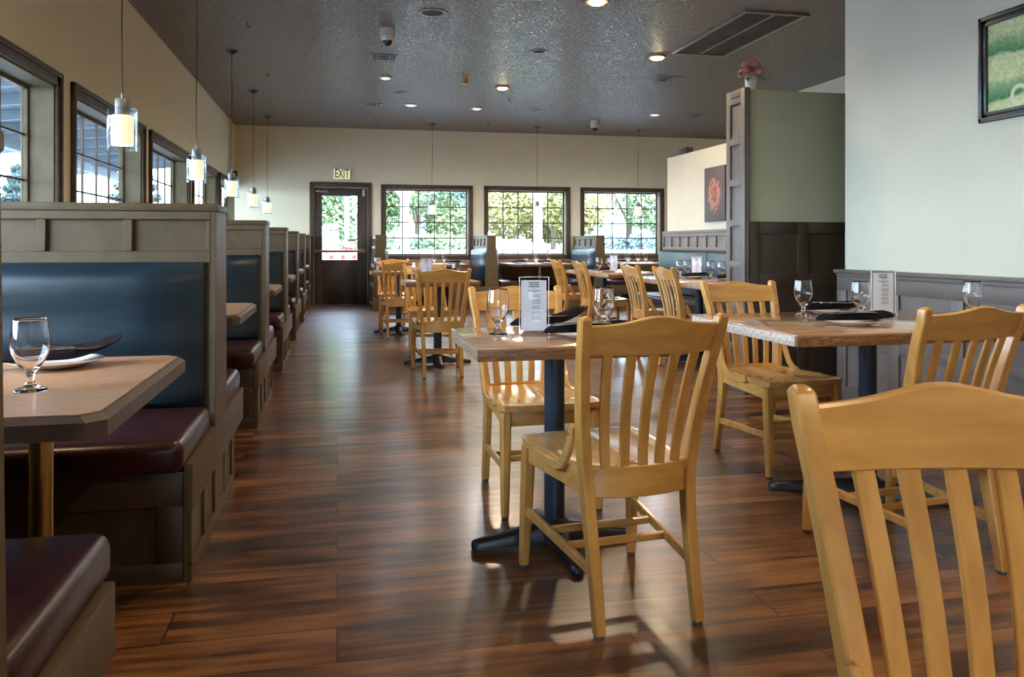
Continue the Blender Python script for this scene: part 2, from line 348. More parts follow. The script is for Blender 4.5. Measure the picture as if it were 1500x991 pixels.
def window(n, loc, rz, w, z0, z1, cas, cols, rows, sill=True):
    """local x along the wall, +y outdoors; origin at casing start on the inner wall face"""
    root = empty('window_%d' % n, loc, rz, kind='structure')
    a, b_ = cas, w - cas
    mb = MB()   # stepped casing
    for (i, o, d0, d1) in ((0, cas, 0, -.018), (.0, .03, -.018, -.03)):
        mb.box(i, w - i, d1, d0, z1 + cas - o if False else z1 + (cas - o), z1 + cas - i, .003)
        mb.box(i, w - i, d1, d0, z0 - cas + i, z0 - cas + o, .003)
        mb.box(i, o, d1, d0, z0 - cas + i, z1 + cas - i, .003)
        mb.box(w - o, w - i, d1, d0, z0 - cas + i, z1 + cas - i, .003)
    mb.build('window_casing', M['trimpaint'], root)
    rv = MB(); t = .012
    rv.box(a, b_, 0, WD - .03, z1 - t, z1); rv.box(a, b_, 0, WD - .03, z0, z0 + t)
    rv.box(a, a + t, 0, WD - .03, z0 + t, z1 - t); rv.box(b_ - t, b_, 0, WD - .03, z0 + t, z1 - t)
    rv.build('window_reveal', M['reveal'], root)
    f = MB(); g = .035; y0, y1 = WD - .03, WD + .01
    f.box(a, b_, y0, y1, z1 - g, z1, .003); f.box(a, b_, y0, y1, z0, z0 + g, .003)
    f.box(a, a + g, y0, y1, z0 + g, z1 - g, .003); f.box(b_ - g, b_, y0, y1, z0 + g, z1 - g, .003)
    f.build('window_frame', M['reveal'], root)
    x0, x1, za, zb = a + g, b_ - g, z0 + g, z1 - g
    mu = MB(); hm = .0065 if rz else .0095
    for k in range(1, cols): x = x0 + (x1 - x0) * k / cols; mu.box(x - hm, x + hm, WD - .012, WD + .006, za, zb)
    for k in range(1, rows): z = za + (zb - za) * k / rows; mu.box(x0, x1, WD - .012, WD + .006, z - hm, z + hm)
    mu.build('muntin_grid', M['trimpaint'], root)
    MB().box(x0, x1, WD - .005, WD, za, zb).build('pane', M['pane'], root)
    return root
n = 1
for y in LW:
    window(n, (XL, y, 0), PI / 2, LW_W, ZB, ZT, CAS, 5, 4); n += 1
for x, w in BW:
    window(n, (x, YB, 0), 0, w, ZB, ZT + .01, .07, 5, 4); n += 1
for x, w in RWN:
    window(n, (x + w + .085, YR, 0), PI, w + .17, .8, 1.95, .085, 4, 4); n += 1

# exit door in the back wall
door = empty('door_1', (0, YB, 0), 0, kind='structure')
mb = MB()
mb.box(-.475, -.40, -.025, .0, 0, 2.17, .004); mb.box(.525, .60, -.025, .0, 0, 2.17, .004); mb.box(-.40, .525, -.025, .0, 2.10, 2.17, .004)
mb.box(-.424, -.402, 0, .12, 0, 2.10); mb.box(.525, .547, 0, .12, 0, 2.10); mb.box(-.402, .525, 0, .12, 2.08, 2.10)
mb.build('door_frame', M['trimpaint'], door)
mb = MB(); gx0, gx1, gz0, gz1 = -.262, .345, .80, 1.93
mb.box(-.40, gx0, .02, .065, .015, 2.075, .003); mb.box(gx1, .523, .02, .065, .015, 2.075, .003)
mb.box(gx0, gx1, .02, .065, .015, gz0, .003); mb.box(gx0, gx1, .02, .065, gz1, 2.075, .003)
leaf = mb.build('door_leaf', M['paint_dark'], door)
mb = MB(); e = .018
mb.box(gx0 - e, gx1 + e, .012, .022, gz0 - e, gz0); mb.box(gx0 - e, gx1 + e, .012, .022, gz1, gz1 + e); mb.box(gx0 - e, gx0, .012, .022, gz0, gz1); mb.box(gx1, gx1 + e, .012, .022, gz0, gz1)
mb.build('glazing_bead', M['trimpaint'], leaf)
MB().box(gx0, gx1, .04, .046, gz0, gz1).build('door_pane', M['pane'], leaf)
mb = MB().tube([(-.36, -.06, .955), (.42, -.06, .955)], .022, 12); mb.box(.34, .50, -.085, .02, .92, .99, .01); mb.box(-.39, -.35, -.07, .02, .93, .98, .006)
mb.build('push_bar', M['bronze'], leaf)
MB().box(-.37, -.16, -.045, .02, 1.99, 2.03, .008).build('door_closer', M['bronze'], leaf)
MB().box(.44, .475, -.02, .02, 1.93, 2.05, .005).build('door_sensor', M['plastic_w'], leaf)
MB().box(.18, .32, .03, .04, 1.13, 1.17, .002).build('door_plate', M['gold'], leaf)
MB().box(-.40, .525, -.06, .13, 0, .014, .003).build('door_threshold', M['grey_metal'], door)

# wainscot pieces on the back wall
def panelled(mb, x0, x1, z0, z1, y, n, rows=1, st=.05, d=.012):
    """raised stile-and-rail grid lying on plane y (faces -y)"""
    hx = (x1 - x0 - st) / n; hz = (z1 - z0 - st) / rows
    for k in range(n + 1): mb.box(x0 + hx * k, x0 + hx * k + st, y - d, y, z0, z1, .002)
    for j in range(rows + 1):
        for k in range(n): mb.box(x0 + hx * k + st, x0 + hx * (k + 1), y - d, y, z0 + hz * j, z0 + hz * j + st, .002)
mb = MB(); mb.box(-1.73, -.48, YB - .02, YB, 0, 1.22); panelled(mb, -1.73, -.48, .1, 1.2, YB - .02, 4, 2)
mb.box(-1.73, -.48, YB - .05, YB, 1.2, 1.24, .004)
mb.build('trim_1', M['paint_dark'], kind='structure')
mb = MB(); mb.box(.76, 6.25, YB - .022, YB, .45, .775, .003); mb.build('trim_2', M['orange_wood'], kind='structure')
mb = MB(); mb.box(.76, 6.25, YB - .03, YB, 0, .45, .003); mb.build('trim_3', M['paint_dark'], kind='structure')

# right near wall: blue-lit panelled wainscot with cap
mb = MB()
mb.box(XR - .03, XR, YR, 4.95, 0, .88); mb.box(XR - .062, XR + .17, YR, 4.965, .88, .905, .006); mb.box(XR - .045, XR + .165, YR, 4.955, .855, .88, .004)
y = 4.95
mb.box(XR - .042, XR - .03, YR, 4.95, .765, .855, .002); mb.box(XR - .042, XR - .03, YR, 4.95, .0, .13, .002); mb.box(XR - .042, XR - .03, YR, 4.95, .40, .46, .002)
k = 0
while y > -1: mb.box(XR - .043, XR - .03, y - .10, y, .13, .765, .002); y -= .52
mb.box(XR, XR + .165, 4.92, 4.95, 0, .88)
mb.build('trim_4', M['paint_bluelit'], kind='structure')

# half-height wall with panelled pillar end (carries the vase)
QX0, QY = 2.89, 5.43
MB().box(QX0 + .012, 6.06, QY, QY + .23, 0, 2.19).build('wall_divider', M['sage'], kind='structure')
mb = MB(); mb.box(QX0 + .0, XR + 2.0, QY - .02, QY, 0, 1.235)
panelled(mb, QX0, QX0 + 2.42, .02, 1.235, QY - .02, 6, 3, .085, .014)
mb.build('trim_5', M['paint_dark'], kind='structure')
mb = MB(); mb.box(QX0 - .02, QX0 + .012, QY - .034, QY + .25, 0, 2.2, .003)
for j in range(8):
    z = .0 + j * .3
    mb.box(QX0 - .034, QX0 - .02, QY + .03, QY + .19, z, min(z + .05, 2.2), .002)
mb.box(QX0 - .034, QX0 - .02, QY - .034, QY + .03, 0, 2.2, .002); mb.box(QX0 - .034, QX0 - .02, QY + .19, QY + .25, 0, 2.2, .002); mb.box(QX0 - .034, QX0 - .02, QY + .03, QY + .19, 2.14, 2.2, .002)
mb.build('trim_6', M['paint_bluelit'], kind='structure')
MB().box(4.2, 4.32, QY + .23, 10.0, 0, 2.19).build('wall_partition', M['wall_g'], kind='structure')

# ------------------------------------------------------------------ booths
def booth(loc, rz, Lb, label, group, near=True, far=True, half=.14, flare=.04, plain_near=False, cushmat=None):
    root = empty('booth_bench', loc, rz, label, 'booth bench', group)
    zt = 1.228
    def hw(z): return half + flare * (1 - z / zt)
    # core divider, sloping faces
    c = .018
    MB().prism([(-hw(0) + c, 0), (hw(0) - c, 0), (half - c, zt - .03), (-half + c, zt - .03)], 'x', 0, Lb - .02).build('divider', M['paint'], root)
    MB().box(0, Lb + .004, -half - .006, half + .006, zt - .03, zt, .005).build('top_cap', M['paint'], root)
    for s, on in ((-1, near), (1, far)):
        mb = MB()
        def slab(x0, x1, z0, z1, t=c, off=0):
            ya, yb = s * (hw(z0) - c), s * (hw(z1) - c)
            mb.prism([(ya, z0), (yb, z1), (yb + s * t, z1), (ya + s * t, z0)], 'x', x0, x1, .0025, 1)
        if on or plain_near:
            nP = 4; x0, x1 = .075, Lb - .035; st = .032; w = (x1 - x0 + st) / nP
            slab(0, Lb - .02, 1.165, zt - .03); slab(0, Lb - .02, 1.0, 1.045)
            for k in range(nP + 1):
                a = x0 - st + w * k
                slab(max(0, a), min(a + st, Lb - .02) if k < nP else Lb - .02, 1.045, 1.165)
            mb.build('panel_frieze', M['paint'], root)
        else: mb.bm.free()
        if plain_near and s < 0:
            q = MB()
            for k in range(3):
                z0 = .05 + k * .32
                ya, yb = s * (hw(z0) - c), s * (hw(z0 + .05) - c)
                q.prism([(ya, z0), (yb, z0 + .05), (yb + s * c, z0 + .05), (ya + s * c, z0)], 'x', 0, Lb - .02, .002, 1)
            for k in range(5):
                a = (Lb - .07) * k / 4
                q.prism([(s * (hw(.0) - c), 0), (s * (hw(1.0) - c), 1.0), (s * hw(1.0), 1.0), (s * hw(0), 0)], 'x', a, a + .05, .002, 1)
            q.build('side_panelling', M['paint'], root)
        if on:
            # back cushion: puffed slab leaning with the divider
            nz, nx = 14, 10; x0, x1 = .015, Lb - .045; z0, z1 = .44, 1.005
            ring_f = []
            mbb = MB(); rows_ = []
            for j in range(nz + 1):
                v = j / nz; z = z0 + (z1 - z0) * v; row = []
                for i in range(nx + 1):
                    u = i / nx; x = x0 + (x1 - x0) * u
                    e1 = min(1, min(u, 1 - u) / .06); e2 = min(1, min(v, 1 - v) / .07)
                    puff = .062 * math.sqrt(max(0, 1 - (1 - e1) ** 2)) * math.sqrt(max(0, 1 - (1 - e2) ** 2))
                    puff += .004 * math.sin(v * 17) * e1 * e2
                    row.append(mbb.bm.verts.new((x, s * (hw(z) - .002 + puff), z)))
                rows_.append(row)
            fs = []
            for j in range(nz):
                for i in range(nx):
                    fs.append(mbb.bm.faces.new((rows_[j][i], rows_[j][i + 1], rows_[j + 1][i + 1], rows_[j + 1][i])))
            back = [mbb.bm.verts.new((x, s * (hw(z) - c), z)) for x, z in ((x0, z0), (x1, z0), (x1, z1), (x0, z1))]
            fs.append(mbb.bm.faces.new(back))
            bmesh.ops.recalc_face_normals(mbb.bm, faces=fs)
            mbb.build('back_cushion', M['navy'], root, sharp=60)
            # seat cushion
            ya, yb = s * .78, s * (hw(.45) + .03)
            lo, hi = min(ya, yb), max(ya, yb)
            cu = MB().box(.012, Lb - .012, lo, hi, .355, .462, .034, 4).build('seat_cushion', M['burgundy'], root, sharp=60)
            pp = [(Lb - .035, lo + .03, .452), (Lb - .035, hi - .03, .452)]
            q = MB().tube(pp, .0045, 8); q.tube([(.03, s * .752, .452), (Lb - .035, s * .752, .452)], .0045, 8)
            q.build('piping', M['piping'], cu)
            # box base under the seat
            yi = s * (.70 if s < 0 else .37)
            lo, hi = min(s * (hw(0) - .02), yi), max(s * (hw(0) - .02), yi)
            q = MB(); q.box(0, Lb - .02, lo, hi, 0, .35)
            if s < 0:
                q.box(0, Lb - .022, -.712, -.69, .24, .35, .002); q.box(0, Lb - .022, -.712, -.69, 0, .06, .002); q.box(Lb - .10, Lb - .022, -.712, -.69, .06, .24, .002)
            else: q.box(0, Lb - .02, .37, .70, .22, .35)
            q.build('seat_base', M['paint_dark'], root)
    # aisle end: upright board, seat rail, panelled base
    mb = MB().prism([(-hw(0), 0), (hw(0), 0), (half, zt - .03), (-half, zt - .03)], 'x', Lb - .02, Lb, .002, 1)
    mb.build('end_board', M['paint'], root)
    y0 = -.722 if near else -hw(.3); y1 = .71 if far else hw(.3)
    MB().box(Lb - .02, Lb + .008, y0, y1, .225, .375, .003).build('seat_rail', M['paint'], root)
    yb0 = -.713 if near else -hw(0); yb1 = .37 if far else hw(0)
    mb = MB(); mb.box(Lb - .02, Lb - .006, yb0, yb1, 0, .225)
    mb.box(Lb - .006, Lb + .004, yb0, yb1, 0, .05, .002); mb.box(Lb - .006, Lb + .008, yb0, yb1, .05, .058, .002)
    kk = 4; w = (yb1 - yb0 - .05) / kk
    for k in range(kk + 1): mb.box(Lb - .006, Lb + .004, yb0 + w * k, yb0 + w * k + .05, .05, .225, .002)
    mb.build('base_panel', M['paint'], root)
    return root
LB = 1.273
BY = [1.12, 3.475, 5.70, 7.92, 10.13, 12.34]
names = ['nearest booth bench at the left frame edge, only its far seat in view',
         'large panelled booth bench with navy back behind the nearest booth table',
         'third booth bench from the camera along the window wall',
         'fourth booth bench from the camera along the window wall',
         'fifth booth bench from the camera along the window wall',
         'second-last booth bench before the exit door on the window wall']
for y, nm in zip(BY, names):
    booth((XL, y, 0), 0, LB, nm, 'double booth benches along the window wall')
booth((XL, YB - .17, 0), 0, LB, 'last booth bench of the window wall row, against the back wall beside the exit door', 'double booth benches along the window wall', far=False)
BD = [.675, 2.505, 4.39]
booth((BD[0], YB - .03, 0), -PI / 2, 1.40, 'short booth divider right of the exit door with panelled side', 'booth benches under the back windows', near=False, plain_near=True, half=.07, flare=.06)
booth((BD[1], YB - .03, 0), -PI / 2, 1.42, 'booth bench with light blue back between the left and middle back windows', 'booth benches under the back windows', half=.07, flare=.07)
booth((BD[2], YB - .03, 0), -PI / 2, 1.42, 'booth bench with light blue back between the middle and right back windows', 'booth benches under the back windows', half=.07, flare=.07)

# long wall bench against the partition with the paintings
wb = empty('wall_bench', (4.2, QY + .26, 0), PI / 2, 'long blue backed wall bench under the painting on the pale partition', 'bench')
Lw = 4.28
mb = MB(); mb.box(0, Lw, -.0, .07, 0, 1.235, .003); mb.box(0, Lw + .01, -.0, .085, 1.205, 1.24, .004)
panelled_n = 17
w = (Lw - .04) / panelled_n
for z0, z1 in ((1.165, 1.205), (1.0, 1.04)): mb.box(0, Lw, .07, .084, z0, z1, .002)
for k in range(panelled_n + 1): mb.box(w * k, w * k + .04, .07, .084, 1.04, 1.165, .002)
mb.build('back_board', M['paint_bluelit'], wb)
for i in range(3):
    a = .01 + i * (Lw / 3); MB().box(a, a + Lw / 3 - .012, .07, .145, .46, .995, .03, 3).build('back_cushion', M['navy'], wb, sharp=60)
    MB().box(a, a + Lw / 3 - .012, .07, .50, .35, .46, .03, 3).build('seat_cushion', M['burgundy'], wb, sharp=60)
MB().box(0, Lw, .07, .44, 0, .35, .004).build('seat_base', M['paint'], wb)

# booth tables
def booth_table(loc, sx, sy, label, group, rounded=False):
    """loc = centre of the top on the floor; aisle side is +x"""
    root = empty('booth_table', loc, 0, label, 'booth table', group)
    hx, hy, c = sx / 2, sy / 2, .032
    def outl(i):
        a, b_ = hx - i, hy - i
        return [(-a, -b_), (a - c, -b_), (a, -b_ + c), (a, b_ - c), (a - c, b_), (-a, b_)]
    mb = MB(); lev = [(0, .695), (0, .728), (.014, .739), (.014, .7395)]
    mb.rings([[(x, y, z) for x, y in outl(i)] for i, z in lev])
    mb.build('edge_trim', M['darkedge'], root, sharp=25)
    MB().prism(outl(.018), 'z', .736, .742).build('tabletop', M['laminate'], root)
    px = -hx + sx * .8 if not rounded else 0
    pl = MB().lathe([(.0265, .02), (.0265, .695)], (px, 0, 0), 20).build('pole', M['brass'], root)
    MB().lathe([(.075, 0), (.075, .012), (.04, .022), (.03, .03)], (px, 0, 0), 24).build('floor_flange', M['brass'], root)
    return root
G = 'booth tables along the window wall'
bt = [((-1.075, 2.155, 0), 'nearest booth table with a goblet and plates on its tan top'),
      ((-1.08, 4.42, 0), 'tan booth table between the second and third booth benches'),
      ((-1.08, 6.62, 0), 'tan booth table between the third and fourth booth benches'),
      ((-1.08, 8.88, 0), 'tan booth table between the fourth and fifth booth benches'),
      ((-1.08, 11.1, 0), 'tan booth table beyond the fifth booth bench'),
      ((-1.08, 13.3, 0), 'last booth table of the window row before the exit door')]
for p, l in bt: booth_table(p, 1.27, .90 if l.startswith('nearest') else .86, l, G)

def window_table(xc, y0, y1, w, label):
    root = empty('booth_table', (xc, 0, 0), 0, label, 'booth table', 'round ended tables under the back windows')
    pts = []; hx = w / 2; r = .16
    pts += [(-hx, y1), (-hx, y0 + r)]
    for k in range(1, 7): a = PI + (PI / 2) * k / 6; pts.append((-hx + r + r * math.cos(a), y0 + r + r * math.sin(a)))
    for k in range(0, 7): a = 1.5 * PI + (PI / 2) * k / 6; pts.append((hx - r + r * math.cos(a), y0 + r + r * math.sin(a)))
    pts += [(hx, y1)]
    MB().prism(pts, 'z', .695, .738, .006).build('edge_trim', M['darkedge'], root)
    MB().prism([(x * .975, y0 + .02 + (y - y0) * .975) for x, y in pts], 'z', .736, .742).build('tabletop', M['laminate'], root)
    MB().lathe([(.0265, .02), (.0265, .695)], (0, y0 + .45, 0), 16).build('pole', M['brass'], root)
    MB().lathe([(.075, 0), (.075, .012), (.03, .03)], (0, y0 + .45, 0), 16).build('floor_flange', M['brass'], root)
window_table(1.59, 13.42, 14.72, 1.12, 'booth table under the left back window with two goblets')
window_table(3.45, 13.42, 14.72, 1.16, 'booth table with brass pole under the middle back window')
window_table(5.3, 13.42, 14.72, 1.12, 'booth table under the right back window with several goblets')

# ------------------------------------------------------------------ free-standing tables
def arm_pts(L_, a):
    out = []
    for t, w, z0, z1 in ((.0, .030, .012, .085), (.25, .028, .012, .075), (.6, .024, .010, .052), (.88, .022, .004, .040), (.97, .020, .004, .034), (1.0, .012, .006, .026)):
        x = .02 + t * (L_ - .02)
        ring = [(-w, z0), (w, z0), (w, z1 - .012), (w * .55, z1), (-w * .55, z1), (-w, z1 - .012)]
        ca, sa = math.cos(a), math.sin(a)
        out.append([(x * ca - y * sa, x * sa + y * ca, z) for y, z in ring])
    return out
def cafe_table(cx, cy, sx, sy, label, group, rot=0, ox=0, oy=0, al=.30):
    root = empty('dining_table', (cx, cy, 0), 0, label, 'table', group)
    hx, hy = sx / 2, sy / 2
    MB().box(-hx, hx, -hy, hy, .742, .75, .003, 2).build('tabletop', M['table_top'], root)
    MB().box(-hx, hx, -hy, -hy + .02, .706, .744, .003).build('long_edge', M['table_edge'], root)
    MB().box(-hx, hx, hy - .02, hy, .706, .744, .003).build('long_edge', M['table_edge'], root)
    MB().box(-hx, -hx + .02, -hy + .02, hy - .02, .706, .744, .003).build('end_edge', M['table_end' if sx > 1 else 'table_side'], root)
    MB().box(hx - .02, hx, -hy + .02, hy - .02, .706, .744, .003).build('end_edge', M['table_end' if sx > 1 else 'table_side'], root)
    MB().box(-hx + .02, hx - .02, -hy + .02, hy - .02, .71, .743).build('underside', M['table_edge'], root)
    MB().lathe([(.0365, .06), (.0365, .69), (.038, .70)], (ox, oy, 0), 28).build('column', M['bluecol'], root)
    q = MB(); q.box(ox - .17, ox + .17, oy - .025, oy + .025, .692, .71, .003); q.box(ox - .025, ox + .025, oy - .17, oy + .17, .690, .71, .003)
    q.build('top_plate', M['black'], root)
    hub = MB().lathe([(.05, .01), (.058, .05), (.055, .082), (.042, .095), (.038, .10)], (ox, oy, 0), 24).build('base_hub', M['black'], root)
    for k in range(4):
        ar = MB().rings(arm_pts(al if k % 2 == 0 else al * (1 if sy > .8 else 1.0), rot + k * PI / 2)).build('base_arm', M['black'], root, loc=(ox, oy, 0), sharp=50)
    return root
GT = 'wooden cafe tables'
cafe_table(.76, 2.805, .67, .61, 'small oak topped table nearest the camera with menu stand and goblets', GT, 0, .0, .03)
cafe_table(2.19, 3.07, 1.2, .9, 'larger oak topped table beside the right wall wainscot', GT, R(-32), 0, 0, .40)
cafe_table(.89, 7.32, .64, .62, 'small oak topped table in the aisle row behind the nearest one', GT, 0, -.01, 0)
cafe_table(.74, 10.02, .70, .62, 'small oak topped table closest to the exit door', GT, 0, -.01, -.03)
cafe_table(3.27, 7.0, .82, 1.8, 'long oak topped table beside the panelled pillar and blue bench', GT, 0, -.02, 0, .33)
cafe_table(3.24, 9.27, .76, 1.7, 'long oak topped table beyond the one beside the pillar', GT, 0, -.04, .34, .33)

# ------------------------------------------------------------------ schoolhouse chair
PP = [(.150, -.265, .012), (.151, -.232, .18), (.156, -.197, .36), (.166, -.196, .47), (.182, -.222, .62), (.196, -.262, .76), (.206, -.300, .868)]
def pint(z):
    for a, b_ in zip(PP, PP[1:]):
        if z <= b_[2] or b_ is PP[-1]:
            t = (z - a[2]) / (b_[2] - a[2]); i = PP.index(a)
            # catmull-rom on x and y over uniform index
            p0 = PP[max(i - 1, 0)]; p3 = PP[min(i + 2, len(PP) - 1)]
            def cr(k):
                return .5 * ((2 * a[k]) + (b_[k] - p0[k]) * t + (2 * p0[k] - 5 * a[k] + 4 * b_[k] - p3[k]) * t * t + (3 * a[k] - p0[k] - 3 * b_[k] + p3[k]) * t ** 3)
            return cr(0), cr(1)
def octo(wx, wy, c=.006):
    return [(-wx + c, -wy), (wx - c, -wy), (wx, -wy + c), (wx, wy - c), (wx - c, wy), (-wx + c, wy), (-wx, wy - c), (-wx, -wy + c)]
def make_chair():
    root = empty('dining_chair', (0, 0, 0), 0, 'x', 'chair')
    for s in (-1, 1):
        rings_ = []
        for k in range(23):
            z = .012 + (.868 - .012) * k / 22; x, y = pint(z)
            t = (z / .87)
            wy = .016 + .009 * math.sin(min(1, t * 1.25) * PI * .62) - (.006 * max(0, t - .6) / .4)
            rings_.append([(s * x + dx, y + dy, z) for dx, dy in octo(.0155, wy, .004)])
        x, y = pint(.868)
        for dz, sc in ((.006, .86), (.0095, .6), (.011, .3)):
            rings_.append([(s * x + dx * sc, y - dz * .3 + dy * sc, .868 + dz) for dx, dy in octo(.0155, .0165)])
        po = MB().rings(rings_).build('back_post', M['wood'], root, sharp=30)
        MB().lathe([(.014, 0), (.015, .004), (.014, .013)], (s * .150, -.265, 0), 14).build('glide', M['rubber'], po)
        rings_ = []
        for k in range(9):
            t = k / 8; z = .412 + (.012 - .412) * t; w = .021 - .006 * t ** 1.5
            rings_.append([(s * (.186 + .009 * t) + dx, .236 + .026 * t + dy, z) for dx, dy in octo(w, w, .008)])
        le = MB().rings(rings_).build('leg', M['wood'], root, sharp=30)
        MB().lathe([(.013, 0), (.014, .004), (.013, .013)], (s * .195, .262, 0), 14).build('glide', M['rubber'], le)
    def rail(z_lo, z_hi, bow, th, crest, u1=1.0, nu=18):
        out = []
        for i in range(nu + 1):
            u = -u1 + 2 * u1 * i / nu
            zl, zh = z_lo(u), z_hi(u)
            sec = []
            for (z, o) in ((zl + .003, -1), (zh - .004, -1), (zh, -.5), (zh, .5), (zh - .004, 1), (zl + .003, 1), (zl, .5), (zl, -.5)):
                x, y = pint(min(z, .868)); x -= .010
                ca = 1 - u * u
                sec.append((u * x, y - bow * ca + o * th / 2 + .002, z))
            out.append(sec)
        return out
    cr = lambda u: .857 + .021 * math.exp(-(u / .42) ** 2) - .004 * (u * u)
    MB().rings(rail(lambda u: .768 + .003 * u * u, cr, .030, .021, 1)).build('top_rail', M['wood_rail'], root, sharp=30)
    MB().rings(rail(lambda u: .362, lambda u: .452, .030, .019, 0)).build('lower_rail', M['wood_rail'], root, sharp=30)
    for u in (-.70, -.35, 0, .35, .70):
        out = []
        for k in range(9):
            z = .442 + (.775 - .442) * k / 8; x, y = pint(z); x -= .010
            cy = y - .030 * (1 - u * u) + .004 * math.sin(PI * k / 8)
            out.append([(u * x + dx, cy + dy + u * 0, z) for dx, dy in octo(.0145, .0058, .002)])
        MB().rings(out).build('slat', M['wood'], root, sharp=30)
    # saddle seat
    mb = MB(); nx, ny = 20, 18; top = []; bot = []
    for j in range(ny + 1):
        v = j / ny; row = []; rb = []
        for i in range(nx + 1):
            u = -1 + 2 * i / nx
            hwid = .176 + (.216 - .176) * min(1, v * 1.15)
            e = abs(2 * v - 1); hwid *= 1 - .085 * e ** 7
            y = -.205 + .475 * v + (.012 if v > .5 else -.012) * (1 - abs(u) ** 3)
            edge = max(abs(u), e)
            dish = -.014 * max(0, 1 - ((abs(u) - .5) / .5) ** 2) * math.sin(PI * min(1, v * 1.02)) ** .7
            rnd = -.006 * max(0, (edge - .93) / .07) ** 2
            row.append(mb.bm.verts.new((u * hwid, y, .447 + dish + rnd)))
            rb.append(mb.bm.verts.new((u * hwid * .985, y * .985, .412 + .004 * (edge > .97))))
        top.append(row); bot.append(rb)
    fs = []
    for j in range(ny):
        for i in range(nx):
            fs.append(mb.bm.faces.new((top[j][i], top[j][i + 1], top[j + 1][i + 1], top[j + 1][i])))
            fs.append(mb.bm.faces.new((bot[j][i], bot[j + 1][i], bot[j + 1][i + 1], bot[j][i + 1])))
    for j in range(ny):
        fs.append(mb.bm.faces.new((top[j][0], top[j + 1][0], bot[j + 1][0], bot[j][0]))); fs.append(mb.bm.faces.new((top[j][nx], bot[j][nx], bot[j + 1][nx], top[j + 1][nx])))
    for i in range(nx):
        fs.append(mb.bm.faces.new((top[0][i], bot[0][i], bot[0][i + 1], top[0][i + 1]))); fs.append(mb.bm.faces.new((top[ny][i], top[ny][i + 1], bot[ny][i + 1], bot[ny][i])))
    bmesh.ops.recalc_face_normals(mb.bm, faces=fs)
    mb.build('seat', M['wood_flat'], root, sharp=50)
    MB().box(-.172, .172, .228, .248, .355, .412, .003).build('apron', M['wood_rail'], root)
    for s in (-1, 1):
        MB().rings([[(s * x + dx, y, z) for dx, z in ((-.009, z0), (.009, z0), (.009, .413), (-.009, .413))] for x, y, z0 in ((.158, -.19, .372), (.184, .225, .357))]).build('apron', M['wood_rail'], root)
        MB().rings([[(s * x + dx, y, z + dz) for dx, dz in octo(.009, .0155, .004)] for x, y, z in ((.151, -.235, .165), (.191, .245, .195))]).build('side_stretcher', M['wood_rail'], root, sharp=30)
    for y, z in ((.075, .184), (-.045, .176)):
        hx_ = .168 + .038 * (y + .0) - .006
        MB().rings([[(x, y + dy, z + dz) for dy, dz in octo(.008, .012, .004)] for x in (-hx_, hx_)]).build('cross_stretcher', M['wood_rail'], root, sharp=30)
    for s in (-1, 1):
        path = [(.10, .430), (.05, .424), (-.01, .420), (-.06, .424), (-.10, .440), (-.130, .468), (-.150, .505), (-.166, .545), (-.172, .562)]
        out = []
        for i, (y, z) in enumerate(path):
            y0, z0 = path[max(i - 1, 0)]; y1, z1 = path[min(i + 1, len(path) - 1)]
            d = Vector((y1 - y0, z1 - z0)).normalized(); nrm = Vector((-d.y, d.x)) if s else None
            v = (y + .22) / .32; xx = .190 + .022 * max(0, min(1, v)) - .004
            if i < 3: xx += .002
            out.append([(s * xx + dx * 1.0, y + nrm.x * q, z + nrm.y * q) for dx, q in octo(.0075, .0155 if 0 < i < 8 else .012, .003)])
        brc = MB().rings(out).build('arm_brace', M['wood_flat'], root, sharp=30)
        for (y, z) in ((.065, .424), (.035, .422), (-.150, .507), (-.158, .535)):
            v = (y + .22) / .32; xx = .190 + .022 * v + .0035
            MB().lathe([(.0045, 0), (.0038, .0018), (.0015, .0026)], (0, 0, 0), 10).build('screw', M['brass'], brc, loc=(s * xx, y, z), rot=(0, s * PI / 2, 0))
    return root
CH = [(.822, 2.405, R(5), 'oak slat back chair in the centre foreground, back turned to the camera'),
      (.82, 3.40, R(183), 'oak slat back chair facing the camera across the nearest small table'),
      (2.10, 3.69, R(185), 'oak slat back chair facing the camera across the larger right table'),
      (1.935, 2.52, R(7), 'oak slat back chair pushed in at the larger right table, back to the camera'),
      (.758, .673, R(168), 'oak slat back chair cut off by the lower right corner, largest in view'),
      (.83, 6.80, 0, 'oak slat back chair at the middle small table, back turned to the camera'),
      (.87, 8.05, PI, 'oak slat back chair facing the camera behind the middle small table'),
      (.71, 9.64, 0, 'oak slat back chair at the small table by the exit door, back turned'),
      (.72, 10.72, PI, 'oak slat back chair facing the camera at the small table by the exit door'),
      (3.05, 6.64, -PI / 2, 'rightmost of the four sideways oak chairs, nearest the panelled pillar'),
      (3.04, 7.45, -PI / 2, 'third from left of the four sideways oak chairs'),
      (3.03, 9.12, -PI / 2, 'second from left of the four sideways oak chairs'),
      (3.03, 10.12, -PI / 2, 'leftmost of the four sideways oak chairs, farthest from the pillar')]
ch = make_chair()
for i, (x, y, a, l) in enumerate(CH):
    place(ch, i == 0, (x, y, 0), a, l, 'oak slat back dining chairs')

